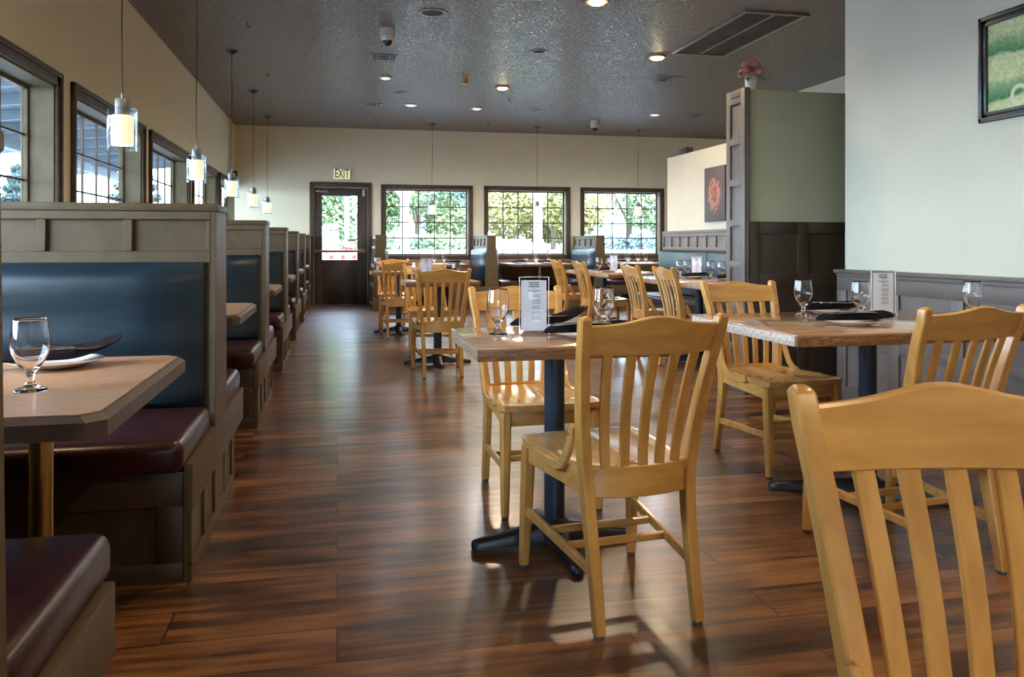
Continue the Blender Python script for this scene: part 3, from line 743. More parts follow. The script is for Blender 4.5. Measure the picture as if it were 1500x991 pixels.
# ------------------------------------------------------------------ table settings
def make_goblet():
    prof = [(.0005, 0), (.034, 0), (.035, .003), (.030, .0065), (.014, .012), (.0095, .020), (.0085, .033), (.011, .042), (.018, .050), (.029, .066), (.0375, .085), (.0405, .103), (.0395, .120), (.0365, .140), (.0345, .158),
            (.0338, .1625), (.0330, .1622), (.0330, .158), (.0348, .140), (.0378, .120), (.0388, .103), (.0357, .0855), (.0275, .068), (.017, .0545), (.008, .049), (.0005, .048)]
    mb = MB(); mb.lathe(prof, n=40, cap0=True, cap1=True)
    o = mb.build('goblet', M['goblet'], None, sharp=180); tag(o, 'x', 'goblet', 'clear stemmed water goblets'); return o
gob = make_goblet(); zA, zB = .7505, .7425
GL = [(-.672, 2.018, zB, 'clear goblet on the nearest booth table'),
      (.559, 2.86, zA, 'goblet left of the menu stand on the nearest small table'),
      (.953, 2.86, zA, 'goblet right of the menu stand behind the centre foreground chair'),
      (2.05, 3.33, zA, 'leftmost goblet on the larger right table, in front of the far plate'),
      (2.20, 3.13, zA, 'goblet just left of the menu stand on the larger right table'),
      (2.66, 3.02, zA, 'rightmost goblet on the larger right table, near the wainscot'),
      (.70, 7.46, zA, 'goblet left of the menu stand on the middle small table'),
      (1.03, 7.2, zA, 'goblet right of the menu stand on the middle small table'),
      (.475, 10.05, zA, 'goblet on the small table by the exit door'),
      (3.11, 9.50, zA, 'left goblet of the pair on the farther long table'),
      (3.20, 9.35, zA, 'right goblet of the pair on the farther long table'),
      (3.28, 7.50, zA, 'leftmost goblet on the long table beside the blue bench'),
      (3.43, 7.66, zA, 'second goblet from the left on the long table beside the blue bench'),
      (3.50, 7.28, zA, 'third goblet from the left on the long table beside the blue bench'),
      (3.50, 7.05, zA, 'rightmost goblet on the long table beside the blue bench'),
      (1.60, 13.8, zB, 'left goblet on the table under the left back window'),
      (1.77, 13.8, zB, 'right goblet on the table under the left back window'),
      (3.18, 13.75, zB, 'leftmost goblet on the table under the middle back window'),
      (3.36, 13.8, zB, 'second goblet on the table under the middle back window'),
      (3.42, 13.95, zB, 'third goblet on the table under the middle back window'),
      (3.60, 13.8, zB, 'rightmost goblet on the table under the middle back window'),
      (4.99, 13.7, zB, 'leftmost goblet on the table under the right back window'),
      (5.10, 13.9, zB, 'second goblet on the table under the right back window'),
      (5.20, 13.7, zB, 'third goblet on the table under the right back window'),
      (5.38, 13.8, zB, 'rightmost goblet on the table under the right back window')]
for i, (x, y, z, l) in enumerate(GL): place(gob, i == 0, (x, y, z), 0, l)

pl = MB().lathe([(.0005, .002), (.055, 0), (.062, .001), (.075, .006), (.108, .017), (.115, .0195), (.1155, .021), (.113, .0218), (.104, .0195), (.074, .0095), (.060, .0055), (.0005, .005)], n=48).build('plate', M['ceramic'], sharp=60)
tag(pl, 'x', 'plate', 'white dinner plates')
def make_napkin(up=.05):
    mb = MB(); out = []
    n = 22
    for i in range(n + 1):
        t = i / n; x = -.15 + .30 * t
        w = .019 + .028 * t ** .8 if t < .8 else .019 + .028 * .8 ** .8 + .03 * (t - .8)
        w *= (.45 + .55 * min(1, t / .08)); h = .024 + .006 * math.sin(t * 3.2)
        h *= (.5 + .5 * min(1, t / .08)) * (1 if t < .9 else 1 - (t - .9) * 4)
        lift = up * max(0, (t - .55) / .45) ** 1.8 + .004
        sec = []
        m = 12
        for k in range(m):
            u = -1 + 2 * k / (m - 1); sec.append((x + .010 * (k % 2) * t, u * w, lift + h * (1 - u * u * .75) + (.0035 if k % 2 else -.001) * min(1, t * 2)))
        for k in range(5): u = 1 - 2 * k / 4; sec.append((x, u * w * .93, lift))
        out.append(sec)
    mb.rings(out)
    return tag(mb.build('napkin', M['napkin'], sharp=35), 'x', 'napkin', 'folded black napkins')
nap = make_napkin(.012); nap_up = make_napkin(.046); nap_up['label'] = 'folded black napkin rising at its right end on the far side of the nearest small table'
def make_fork():
    mb = MB(); out = []
    for x, w, z in ((-.095, .005, .002), (-.09, .008, .002), (-.05, .006, .003), (.01, .004, .004), (.03, .005, .003), (.042, .011, .001), (.055, .012, 0)):
        out.append([(x, -w, z), (x, w, z), (x, w, z + .002), (x, -w, z + .002)])
    mb.rings(out)
    for k in range(4):
        y = -.0098 + k * .0065; mb.rings([[(x, y - .0017, z), (x, y + .0017, z), (x, y + .0017, z + .0015), (x, y - .0017, z + .0015)] for x, z in ((.054, 0), (.075, .001), (.095, .006))])
    return tag(mb.build('fork', M['steel'], sharp=60), 'x', 'fork', 'steel forks on napkins')
def make_knife():
    mb = MB(); out = []
    for x, w, t in ((-.11, .005, .003), (-.10, .009, .0045), (-.02, .0065, .0045), (-.005, .005, .003), (.01, .009, .0014), (.08, .010, .0012), (.10, .007, .001), (.11, .002, .0008)):
        out.append([(x, -w, -t / 2), (x, w, -t / 2), (x, w, t / 2), (x, -w, t / 2)])
    mb.rings(out)
    return tag(mb.build('knife', M['steel'], sharp=60), 'x', 'knife', 'steel knives on napkins')
fk, kn = make_fork(), make_knife()
SET = [  # plate xy, z, napkin angle, where
    ((.835, 2.70), zA, 186, 'near side of the nearest small table'),
    ((.74, 2.985), zA, 18, 'far side of the nearest small table'),
    ((2.00, 2.90), zA, 176, 'near side of the larger right table'),
    ((2.22, 3.40), zA, 8, 'far side of the larger right table'),
    ((-.735, 2.40), zB, 16, 'far side of the nearest booth table'),
    ((-.90, 1.93), zB, 175, 'near side of the nearest booth table')]
for i, ((x, y), z, a, w) in enumerate(SET):
    place(pl, i == 0, (x, y, z), 0, 'white plate under a black napkin on the ' + w)
    a = R(a); ox, oy = math.cos(a), math.sin(a)
    if i in (1,): off = .03
    elif i in (0, 2, 5): off = 0
    else: off = .0
    place(nap_up if i in (1, 4) else nap, i < 2, (x + ox * off, y + oy * off, z + .018), a + (PI if i in (0, 2) else 0), 'folded black napkin lying across the plate on the ' + w)
    f = place(fk, i == 0, (x + .02 * ox - oy * .012, y + .02 * oy + ox * .012 - .02, z + .049), a - .35, 'steel fork on the napkin at the ' + w); f.rotation_euler = (0, .02, a - .3)
    k = place(kn, i == 0, (x + .03 * ox - oy * .02, y - .015 - .02, z + .053), a + .15, 'steel knife on the napkin at the ' + w); k.rotation_euler = (0, .03, a + .15)
fs_ = [((3.30, 7.22), zA, 'long table beside the blue bench, left'), ((3.42, 6.75), zA, 'long table beside the blue bench, right'), ((3.12, 9.15), zA, 'farther long table'),
       ((3.05, 13.75), zB, 'table under the middle back window, left'), ((3.50, 13.68), zB, 'table under the middle back window, centre'), ((3.75, 13.9), zB, 'table under the middle back window, right'),
       ((4.85, 13.75), zB, 'table under the right back window, left'), ((5.62, 13.8), zB, 'table under the right back window, right'), ((1.92, 13.9), zB, 'table under the left back window')]
for (x, y), z, w in fs_:
    place(pl, False, (x, y, z), 0, 'distant white plate on the ' + w)
    place(nap, False, (x, y, z + .018), R(20), 'distant black napkin on the ' + w)

def make_menu():
    root = empty('menu_stand', (0, 0, 0), 0, 'x', 'menu stand', 'clear acrylic menu stands')
    h, w = .205, .108
    MB().box(-w / 2, w / 2, -.0035, -.0015, .012, h, .0006).build('front_sheet', M['acrylic'], root)
    MB().box(-w / 2, w / 2, .0015, .0035, .012, h, .0006).build('back_sheet', M['acrylic'], root)
    ft = MB()
    for s in (-1, 1):
        x = s * (w / 2 - .002)
        for sy in (-1, 1): ft.tube([(x, 0, .036), (x, sy * .022, .003)], .0016, 6)
        ft.tube([(x, -.022, .003), (x, .022, .003)], .0016, 6)
        ft.box(x - .0012, x + .0012, -.004, .004, .012, h, .0005)
    ft.box(-w / 2, w / 2, -.0035, .0035, h - .002, h, .0005)
    ft.build('stand_rim', M['ceramic'], root)
    pp = MB().box(-w / 2 + .008, w / 2 - .010, -.0008, .0008, .014, h - .012).build('menu_card', M['paper'], root)
    ink = MB(); rnd = random.Random(3); z = h - .018
    def line(z, half, hh, cx=0.0):
        x = cx - half
        while x < cx + half - .001:
            l = min(rnd.uniform(.003, .009), cx + half - x); ink.box(x, x + l, -.00125, -.00085, z - hh, z); x += l + .0012
    for half in (.020, .018, .020): line(z, half, .0040); z -= .0072
    line(z, .006, .0018); z -= .008
    line(z, .022, .0028); z -= .005; line(z, .008, .0028); z -= .009
    for blk in range(5):
        for q in range(rnd.choice((3, 4, 3))): line(z, .0165 - rnd.uniform(0, .003), .0016, .008); z -= .0046
        z -= .0045
    ink.build('printed_lines', M['ink'], pp)
    return root
mn = make_menu()
for i, (x, y, z, a, l) in enumerate([(.684, 2.83, zA, R(-10), 'acrylic menu stand on the nearest small table'), (2.39, 3.24, zA, R(-16), 'acrylic menu stand on the larger right table'),
        (.79, 7.40, zA, R(-8), 'acrylic menu stand on the middle small table'), (3.12, 9.0, zA, R(-55), 'acrylic menu stand on the farther long table'), (3.42, 7.42, zA, R(-50), 'acrylic menu stand on the long table beside the blue bench')]):
    place(mn, i == 0, (x, y, z), a, l)

# ------------------------------------------------------------------ pendants
def make_pendant():
    root = empty('pendant_lamp', (0, 0, 0), 0, 'x', 'pendant lamp')      # origin at ceiling
    MB().lathe([(.064, 0), (.064, -.006), (.05, -.016), (.02, -.034), (.008, -.042)], n=28).build('canopy', M['black'], root)
    MB().tube([(0, 0, -.04), (.003, 0, -.4), (-.003, .002, -.9), (0, 0, -1.30)], .0034, 8).build('cord', M['black'], root)
    so = MB().lathe([(.006, -1.27), (.007, -1.295), (.034, -1.30), (.036, -1.304), (.036, -1.345), (.034, -1.385), (.030, -1.39)], n=28).build('socket_cap', M['grey_metal'], root)
    MB().lathe([(.036, -1.346), (.062, -1.347), (.072, -1.352), (.0745, -1.362), (.0745, -1.565), (.072, -1.567), (.0715, -1.565), (.0715, -1.364), (.069, -1.357), (.06, -1.351), (.036, -1.350)], n=40, closed=True).build('glass_cylinder', M['shade_glass'], root, sharp=60)
    MB().lathe([(.033, -1.383), (.052, -1.386), (.0545, -1.392), (.0545, -1.538), (.052, -1.541), (.050, -1.538), (.050, -1.395), (.034, -1.388)], n=36, closed=True).build('frosted_shade', M['shade'], root, sharp=60)
    return root
pd = make_pendant()
PD = [(-1.1, 4.62, 'largest glowing pendant lamp, leftmost, hanging before the window wall'), (-1.1, 6.93, 'second glowing pendant lamp from the left along the window wall'),
      (-1.1, 9.16, 'third glowing pendant lamp from the left, over the booth row'), (-1.1, 11.47, 'fourth glowing pendant lamp from the left, over the booth row'),
      (-1.1, 13.7, 'fifth pendant lamp of the booth row, closest to the exit door'),
      (1.59, 14.0, 'pendant lamp in front of the left back window'), (3.43, 13.96, 'pendant lamp in front of the middle back window'), (5.28, 13.9, 'pendant lamp in front of the right back window')]
PD.append((-1.1, 2.31, 'pendant lamp over the nearest booth table, above the left edge of the picture'))
for x, y, l in PD:
    l_ = bpy.data.lights.new('pendant_bulb', 'POINT'); l_.energy = 16; l_.color = (1, .72, .42); l_.shadow_soft_size = .018
    o = bpy.data.objects.new('pendant_bulb', l_); COL.objects.link(o); o.location = (x, y, ZC - 1.46)
for i, (x, y, l) in enumerate(PD): place(pd, i == 0, (x, y, ZC), 0, l, 'glass cylinder pendant lamps')

# ------------------------------------------------------------------ ceiling fittings
def ring_fit(name, x, y, r, label, cat, group, inner, drop=.008, glow=None):
    root = empty(name, (x, y, ZC), 0, label, cat, group)
    MB().lathe([(r, -.0005), (r, -drop * .6), (r * .97, -drop), (r * .72, -drop * .9), (r * .68, -.002), (r * .68, -.0005)], n=32, closed=True).build('trim_ring', inner[0], root, sharp=50)
    if glow: MB().lathe([(r * .70, -.003), (r * .70, -drop * 1.1), (r * .55, -drop * 1.7), (r * .2, -drop * 2)], n=28).build('lens', glow, root, sharp=60)
    else: MB().lathe([(r * .70, -.001), (r * .70, -.003)], n=28).build('grille', inner[1], root)
    return root
gm = (M['grey_metal'], M['ventdark']); pw = (M['plastic_w'], M['ventdark'])
for x, y, r, l in ((.83, 7.26, .135, 'large round ceiling speaker near the top edge, left of centre'), (.83, 11.16, .10, 'round ceiling speaker beyond the dome camera on the left'),
                   (2.1, 8.48, .10, 'dark round ceiling speaker in the middle of the ceiling'), (2.98, 12.2, .09, 'faint round ceiling speaker near the back wall')):
    ring_fit('ceiling_speaker', x, y, r, l, 'ceiling speaker', 'round ceiling speakers', gm)
for x, y, r, l in ((2.11, 10.49, .09, 'glowing warm ceiling lamp in the middle of the ceiling'), (3.42, 8.43, .10, 'glowing warm ceiling lamp beside the large return grille'), (2.14, 6.60, .10, 'glowing warm ceiling lamp cut by the top edge'),
        (2.3, 1.6, .10, 'added warm fill lamp above the foreground chairs, unseen over the top edge'), (.45, 3.25, .10, 'added warm fill lamp above the nearest small table, unseen over the top edge'), (1.5, -1.2, .10, 'added warm fill lamp behind the camera, out of the picture')):  # these unseen lamps are added to fill the foreground
    ring_fit('ceiling_lamp', x, y, r, l, 'ceiling lamp', 'warm ceiling lamps', (M['gold'], M['gold']), .022, M['lamp_warm'])
WL, CL = (1, .74, .46), (.93, .96, 1)
for x, y, en, cl_ in ((2.11, 10.49, 230, WL), (3.42, 8.43, 60, WL), (2.14, 6.60, 150, WL), (2.3, 1.6, 60, WL), (1.5, -1.2, 110, WL), (.45, 3.25, 60, WL), (4.91, 12.19, 120, CL), (2.06, 12.2, 85, CL), (.58, 10.19, 10, CL), (1.06, 12.1, 22, CL)):  # warm spots over the foreground and behind the camera are added fill
    l_ = bpy.data.lights.new('downlight', 'SPOT'); l_.energy = en; l_.color = cl_; l_.spot_size = R(170); l_.spot_blend = .8; l_.shadow_soft_size = .09
    o = bpy.data.objects.new('downlight', l_); COL.objects.link(o); o.location = (x, y, ZC - .06)
for x, y, r, l in ((.58, 10.19, .08, 'small white ceiling light beyond the left ceiling vent'), (1.06, 12.1, .10, 'domed white ceiling light left of centre near the back'), (2.06, 12.2, .09, 'flat white ceiling light near the back, right of the domed one'), (4.91, 12.19, .09, 'white ceiling light near the back on the right')):
    ring_fit('ceiling_lamp', x, y, r, l, 'ceiling lamp', 'pale ceiling lights', pw, .016, M['lamp_cool'])
def vent(x, y, sx, sy, label):
    root = empty('ceiling_vent', (x, y, ZC), 0, label, 'ceiling vent', 'ceiling air vents')
    mb = MB(); hx, hy = sx / 2, sy / 2; t = .022
    mb.box(-hx, hx, -hy, -hy + t, -.008, 0, .002); mb.box(-hx, hx, hy - t, hy, -.008, 0, .002); mb.box(-hx, -hx + t, -hy + t, hy - t, -.008, 0, .002); mb.box(hx - t, hx, -hy + t, hy - t, -.008, 0, .002)
    mb.build('vent_frame', M['grey_metal'], root)
    MB().box(-hx + t, hx - t, -hy + t, hy - t, -.002, -.0005).build('duct', M['ventdark'], root)
    k = -hx + t + .015
    while k < hx - t - .01:
        if abs(k) > sx * .14: MB().box(k, k + .008, -hy + t, hy - t, -.008, -.002).build('louvre', M['grey_metal'], root)
        k += .028
    MB().box(-hx + t, hx - t, -.004, .004, -.009, -.003).build('louvre_bar', M['grey_metal'], root)
vent(.50, 9.09, .29, .26, 'ceiling air vent just beyond the left dome camera'); vent(.50, 12.22, .29, .26, 'small ceiling air vent near the back on the left')
vent(3.99, 9.55, .32, .32, 'ceiling air vent beyond the large return grille'); vent(5.59, 12.18, .36, .34, 'ceiling air vent on the right near the back')
rg = empty('return_air_grille', (3.815, 7.415, ZC), 0, 'large dark rectangular return air grille at upper right of ceiling', 'ceiling grille')
mb = MB(); hx, hy, t = .315, .815, .035
for a in ((-hx, hx, -hy, -hy + t), (-hx, hx, hy - t, hy), (-hx, -hx + t, -hy + t, hy - t), (hx - t, hx, -hy + t, hy - t)): mb.box(*a, -.022, 0, .004)
mb.build('grille_frame', M['grey_metal'], rg)
MB().box(-hx + t, hx - t, -hy + t, hy - t, -.008, -.001).build('filter_panel', M['filter'], rg)
MB().box(-.008, .008, -hy + t, hy - t, -.016, -.007, .002).build('centre_bar', M['grey_metal'], rg)

def dome(x, y, s, rz, label):
    root = empty('dome_camera', (x, y, ZC), rz, label, 'security camera', 'white dome cameras')
    MB().lathe([(.07 * s, 0), (.072 * s, -.035 * s), (.072 * s, -.075 * s), (.066 * s, -.095 * s), (.055 * s, -.115 * s), (.04 * s, -.12 * s)], n=30).build('housing', M['plastic_w'], root)
    MB().lathe([(.0725 * s, -.064 * s), (.0735 * s, -.066 * s), (.0725 * s, -.069 * s)], n=30, cap0=False, cap1=False).build('seam_ring', M['grey_metal'], root)
    MB().lathe([(.046 * s, -.110 * s), (.046 * s, -.125 * s), (.038 * s, -.148 * s), (.022 * s, -.163 * s), (.004 * s, -.168 * s)], n=26).build('lens_dome', M['black'], root, sharp=60)
dome(.47, 7.9, 1.0, 0, 'white dome camera hanging from the ceiling, upper left'); dome(4.18, 13.0, 1.1, 0, 'white dome camera near the back wall on the right')
hd = empty('heat_detector', (1.53, 9.95, ZC), 0, 'yellowed cup shaped detector on the ceiling', 'detector')
MB().lathe([(.055, 0), (.055, -.012), (.042, -.018), (.038, -.09), (.030, -.095)], n=26).build('cup', M['plastic_y'], hd)
MB().lathe([(.062, 0), (.062, -.006)], n=26).build('mounting_ring', M['plastic_w'], hd)
for x, y, l in ((-.82, 7.93, 'black ceiling hook nearest the camera on the left'), (-.82, 10.17, 'black ceiling hook above the booth row, farther left one'), (2.35, 11.25, 'black ceiling hook in the middle beyond the warm lamp'),
                (2.47, 13.51, 'tiny black ceiling hook near the middle back window'), (.61, 13.46, 'tiny black ceiling hook near the exit door'), (6.22, 13.54, 'tiny black ceiling hook at the far right')):
    pts = [(0, 0, 0), (0, 0, -.035)] + [(.014 - .014 * math.cos(a), 0, -.035 - .014 * math.sin(a)) for a in [PI * k / 6 for k in range(1, 8)]]
    tag(MB().tube(pts, .0045, 8).build('ceiling_hook', M['black'], loc=(x, y, ZC)), l, 'hook', 'black ceiling hooks')

# exit sign
ex = empty('exit_sign', (.08, YB, 2.315), 0, 'cream EXIT sign with green letters above the exit door', 'exit sign')
MB().box(-.155, .155, -.045, 0, -.10, .10, .012).build('sign_box', M['plastic_w'], ex)
MB().box(-.14, .14, -.048, -.044, -.087, .087, .002).build('sign_face', M['exit_face'], ex)
def letters(txt, size, mat, parent, loc, name='lettering', sx=1):
    cu = bpy.data.curves.new('t', 'FONT'); cu.body = txt; cu.size = size; cu.align_x = 'CENTER'; cu.align_y = 'CENTER'; cu.extrude = .0015; cu.offset = .0035
    t = bpy.data.objects.new('t', cu); COL.objects.link(t)
    bpy.context.view_layer.update()
    me = bpy.data.meshes.new_from_object(t.evaluated_get(bpy.context.evaluated_depsgraph_get()))
    bpy.data.objects.remove(t); me.materials.clear(); me.materials.append(mat)
    me.transform(Matrix.Rotation(PI / 2, 4, 'X') @ Matrix.Diagonal((sx, 1, 1, 1)))
    o = bpy.data.objects.new(name, me); COL.objects.link(o); o.parent = parent; o.location = loc
letters('EXIT', .21, M['exit_green'], ex, (0, -.0495, 0), sx=.58)

# paintings, picture, vase, wall bits
def canvas(y0, y1, z0, z1, label):
    root = empty('painting', (4.2, (y0 + y1) / 2, (z0 + z1) / 2), 0, label, 'painting', 'abstract canvases on the partition')
    hy, hz = (y1 - y0) / 2, (z1 - z0) / 2
    MB().box(-.035, .0, -hy, hy, -hz, hz, .003).build('canvas', M['canvas'], root)
canvas(8.32, 8.83, 1.33, 1.95, 'unframed dark canvas with orange rose swirl on the pale partition')
canvas(7.75, 8.28, 1.46, 2.08, 'second dark canvas, mostly hidden behind the panelled pillar')
pf = empty('framed_picture', (XR, 3.30, 1.985), 0, 'faded green landscape print in dark frame on the right wall', 'framed picture')
hy, hz, t = .42, .275, .05
mb = MB()
for i0, t1, dx in ((0, t, .018), (0, .022, .030), (.034, t, .026)):
    mb.box(-dx, 0, -hy + i0, hy - i0, hz - t1, hz - i0, .003); mb.box(-dx, 0, -hy + i0, hy - i0, -hz + i0, -hz + t1, .003)
    mb.box(-dx, 0, -hy + i0, -hy + t1, -hz + i0, hz - i0, .003); mb.box(-dx, 0, hy - t1, hy - i0, -hz + i0, hz - i0, .003)
mb.build('picture_frame', M['frame_g'], pf)
MB().box(-.012, -.001, -hy + t, hy - t, -hz + t, hz - t).build('print', M['print'], pf)

vs = empty('flower_pot', (2.98, 5.53, 2.2), 0, 'cream glazed pot with tan rim on top of the panelled pillar', 'flower pot')
MB().lathe([(.035, 0), (.043, .004), (.045, .06), (.046, .108), (.042, .108), (.040, .05), (.0005, .01)], n=30).build('pot_body', M['pot'], vs)
MB().lathe([(.047, .100), (.0485, .110), (.047, .120), (.042, .120), (.042, .100)], n=30, closed=True).build('pot_rim', M['gold'], vs)
fl = empty('peony_spray', (2.975, 5.52, 2.31), 0, 'pink artificial peonies with leaves in the cream pot', 'flowers')
def bloom(c, r, mat, n, seed, name='bloom'):
    rnd = random.Random(seed); mb = MB()
    for i in range(n):
        layer = i / n; az = i * 2.399; tilt = .15 + 1.25 * layer
        rad = r * (.35 + .65 * layer); rows = []
        for j in range(5):
            v = j / 4; row = []
            for k in range(5):
                u = -1 + k / 2; wd = rad * .62 * math.sin(PI * (.15 + .7 * v)) 
                th_ = tilt * v * .9
                rr = rad * v * math.sin(th_ + .25) * 1.1; zz_ = rad * v * math.cos(th_ + .1) * .8 + .25 * rad * (1 - layer)
                p = Vector((rr - .18 * rad * u * u, u * wd, zz_ + .12 * rad * u * u + rnd.uniform(-.03, .03) * rad))
                p.rotate(Matrix.Rotation(az, 3, 'Z')); row.append(mb.bm.verts.new(p))
            rows.append(row)
        for j in range(4):
            for k in range(4): mb.bm.faces.new((rows[j][k], rows[j][k + 1], rows[j + 1][k + 1], rows[j + 1][k]))
    bmesh.ops.solidify(mb.bm, geom=list(mb.bm.faces), thickness=.0012)
    o = mb.build(name, mat, fl, loc=c, sharp=70); o.rotation_euler = (1.1, -.45, 0); return o
bloom((-.005, .0, .05), .085, M['petal'], 26, 1); bloom((-.085, -.01, .0), .045, M['petal2'], 14, 2); bloom((.06, .0, .05), .045, M['petal2'], 14, 3)
rnd = random.Random(5)
for i in range(14):
    a = rnd.uniform(0, 2 * PI); l = rnd.uniform(.07, .115); el = rnd.uniform(-.3, .6)
    d = Vector((math.cos(a) * math.cos(el), math.sin(a) * math.cos(el), math.sin(el))); sd = Vector((-math.sin(a), math.cos(a), 0))
    pts = [(.0, .002), (.3, .012), (.6, .016), (.85, .010), (1, .001)]; mb = MB(); A = []
    for t_, w_ in pts:
        c0 = d * l * t_ + Vector((0, 0, -.03 * t_ * t_)); A.append([mb.bm.verts.new(c0 - sd * w_), mb.bm.verts.new(c0 + Vector((0, 0, -.003))), mb.bm.verts.new(c0 + sd * w_)])
    for p, q in zip(A, A[1:]):
        for k in range(2): mb.bm.faces.new((p[k], p[k + 1], q[k + 1], q[k]))
    bmesh.ops.solidify(mb.bm, geom=list(mb.bm.faces), thickness=.0008)
    mb.build('leaf', M['greenleaf'] if i % 3 else M['sageleaf'], fl)
MB().tube([(0, 0, -.09), (-.003, -.01, .0), (-.005, -.028, .045)], .003, 6).build('stem', M['greenleaf'], fl)

sp = empty('wall_speaker', (4.26, 9.55, 2.19), 0, 'small black speaker lying on top of the pale partition', 'speaker')
MB().box(-.055, .055, -.10, .10, .0, .085, .02, 3).build('speaker_body', M['black'], sp)
MB().lathe([(.032, -.101), (.034, -.108), (.02, -.104)], (0, 0, .042), 20, axis='y').build('speaker_cone', M['rubber'], sp)
cd = empty('wall_conduit', (XL, 14.1, 0), 0, 'thin cream conduit running down the left wall near the far corner', 'conduit')
MB().tube([(.018, 0, ZC), (.018, 0, 2.32)], .014, 10).build('pipe', M['wall'], cd); MB().box(0, .05, -.04, .04, 2.24, 2.33, .006).build('junction_box', M['wall'], cd)
ms = empty('wall_sensor', (XL, 13.95, 2.2), 0, 'small black sensor on bracket high above the last left window', 'sensor')
MB().box(0, .10, -.012, .012, .02, .04, .003).build('bracket', M['black'], ms); MB().lathe([(.02, -.08), (.035, -.075), (.035, -.01), (.02, .02)], (.11, 0, .05), 16).build('sensor_head', M['black'], ms)

# ------------------------------------------------------------------ outdoors
MB().box(-60, 60, -40, YR - .25, -.2, -.12).build('ground_rear', M['concrete'], kind='structure')
MB().box(-60, XL - .25, YR - .25, 90, -.2, -.12).build('ground_left', M['concrete'], kind='structure')
MB().box(XL - .25, 60, YB + .25, 90, -.2, -.12).build('ground_back', M['grass'], kind='structure')
MB().box(XL - 3.6, 12, YB + .2, 20.2, -.12, -.06).build('ground_porch', M['concrete'], kind='structure')
# porch roof with rafters on the window side
pr = empty('porch_roof', (0, 0, 0), 0, 'white porch roof with rafters outside the left windows', 'porch roof')
MB().prism([(-5.3, 2.62), (XL - .2, 2.95), (XL - .2, 3.0), (-5.3, 2.67)], 'y', 2, 19).build('roof_deck', M['porch'], pr)
for k in range(17):
    y = 2.3 + k * 1.0
    MB().prism([(-5.25, 2.50), (XL - .22, 2.83), (XL - .22, 2.95), (-5.25, 2.62)], 'y', y, y + .05).build('rafter', M['slate'], pr)
MB().box(-4.6, -4.48, 2, 19, 2.42, 2.58, .005).build('porch_beam', M['slate'], pr)
for i, y in enumerate((5.2, 8.6, 12.0, 15.4)):
    o = MB().box(-4.61, -4.47, y - .07, y + .07, -.12, 2.42, .005).build('porch_post', M['slate']); tag(o, 'square bluish porch post outside the left windows, %s' % ('nearest the camera', 'second nearest the camera', 'second farthest', 'farthest, by the last window')[i], 'post', 'porch posts')
# back porch posts and railing
for i, (x, w, mname) in enumerate(((.19, .05, 'slate'), (1.36, .085, 'white'), (4.18, .085, 'white'), (7.0, .085, 'white'))):
    root = empty('porch_post', (x, 17.0, -.12), 0, ('slim grey post seen through the exit door glass', 'white porch post seen through the left back window', 'white porch post seen through the middle back window', 'white porch post beyond the right back window')[i], 'post', 'porch posts')
    MB().box(-w, w, -w, w, 0, 2.75, .004).build('shaft', M[mname], root)
    if i:
        MB().prism([(-w, 2.15), (-.5, 2.62), (-.5, 2.75), (-w, 2.32)], 'y', -.04, .04).build('brace', M['white'], root)
        MB().prism([(w, 2.15), (.5, 2.62), (.5, 2.75), (w, 2.32)], 'y', -.04, .04).build('brace', M['white'], root)
o = MB().box(-1.5, 8.6, 16.9, 17.1, 2.63, 2.8, .01).build('porch_beam', M['white']); tag(o, 'white porch beam above the posts beyond the back windows', 'beam')
rl = empty('porch_railing', (0, 16.83, -.12), 0, 'white porch railing beyond the back windows', 'railing')
MB().box(-1.4, 8.5, -.06, .06, 1.0, 1.08, .006).build('top_rail', M['white'], rl); MB().box(-1.4, 8.5, -.03, .03, .15, .21, .006).build('bottom_rail', M['white'], rl)
for k in range(70): MB().box(-1.35 + .14 * k, -1.31 + .14 * k, -.02, .02, .2, 1.0).build('baluster', M['white'], rl)

def leafmesh(name, cl, n, size, seed, mat, parent):
    rnd = random.Random(seed); vs, fcs = [], []
    for i in range(n):
        c, rr = rnd.choice(cl)
        d = Vector((rnd.gauss(0, 1), rnd.gauss(0, 1), rnd.gauss(0, 1))).normalized() * (rnd.uniform(.45, 1.0) ** .5)
        p = Vector(c) + Vector((d.x * rr[0], d.y * rr[1], d.z * rr[2]))
        a = Vector((rnd.gauss(0, 1), rnd.gauss(0, 1), rnd.gauss(0, 1))).normalized(); b_ = a.orthogonal().normalized()
        s = size * rnd.uniform(.6, 1.3); k = len(vs)
        vs += [p - a * s, p + b_ * s * .5 + a * 0, p + a * s, p - b_ * s * .5]; fcs.append((k, k + 1, k + 2, k + 3))
    me = bpy.data.meshes.new(name); me.from_pydata(vs, [], fcs); me.materials.append(mat)
    o = bpy.data.objects.new(name, me); COL.objects.link(o); o.parent = parent; return o
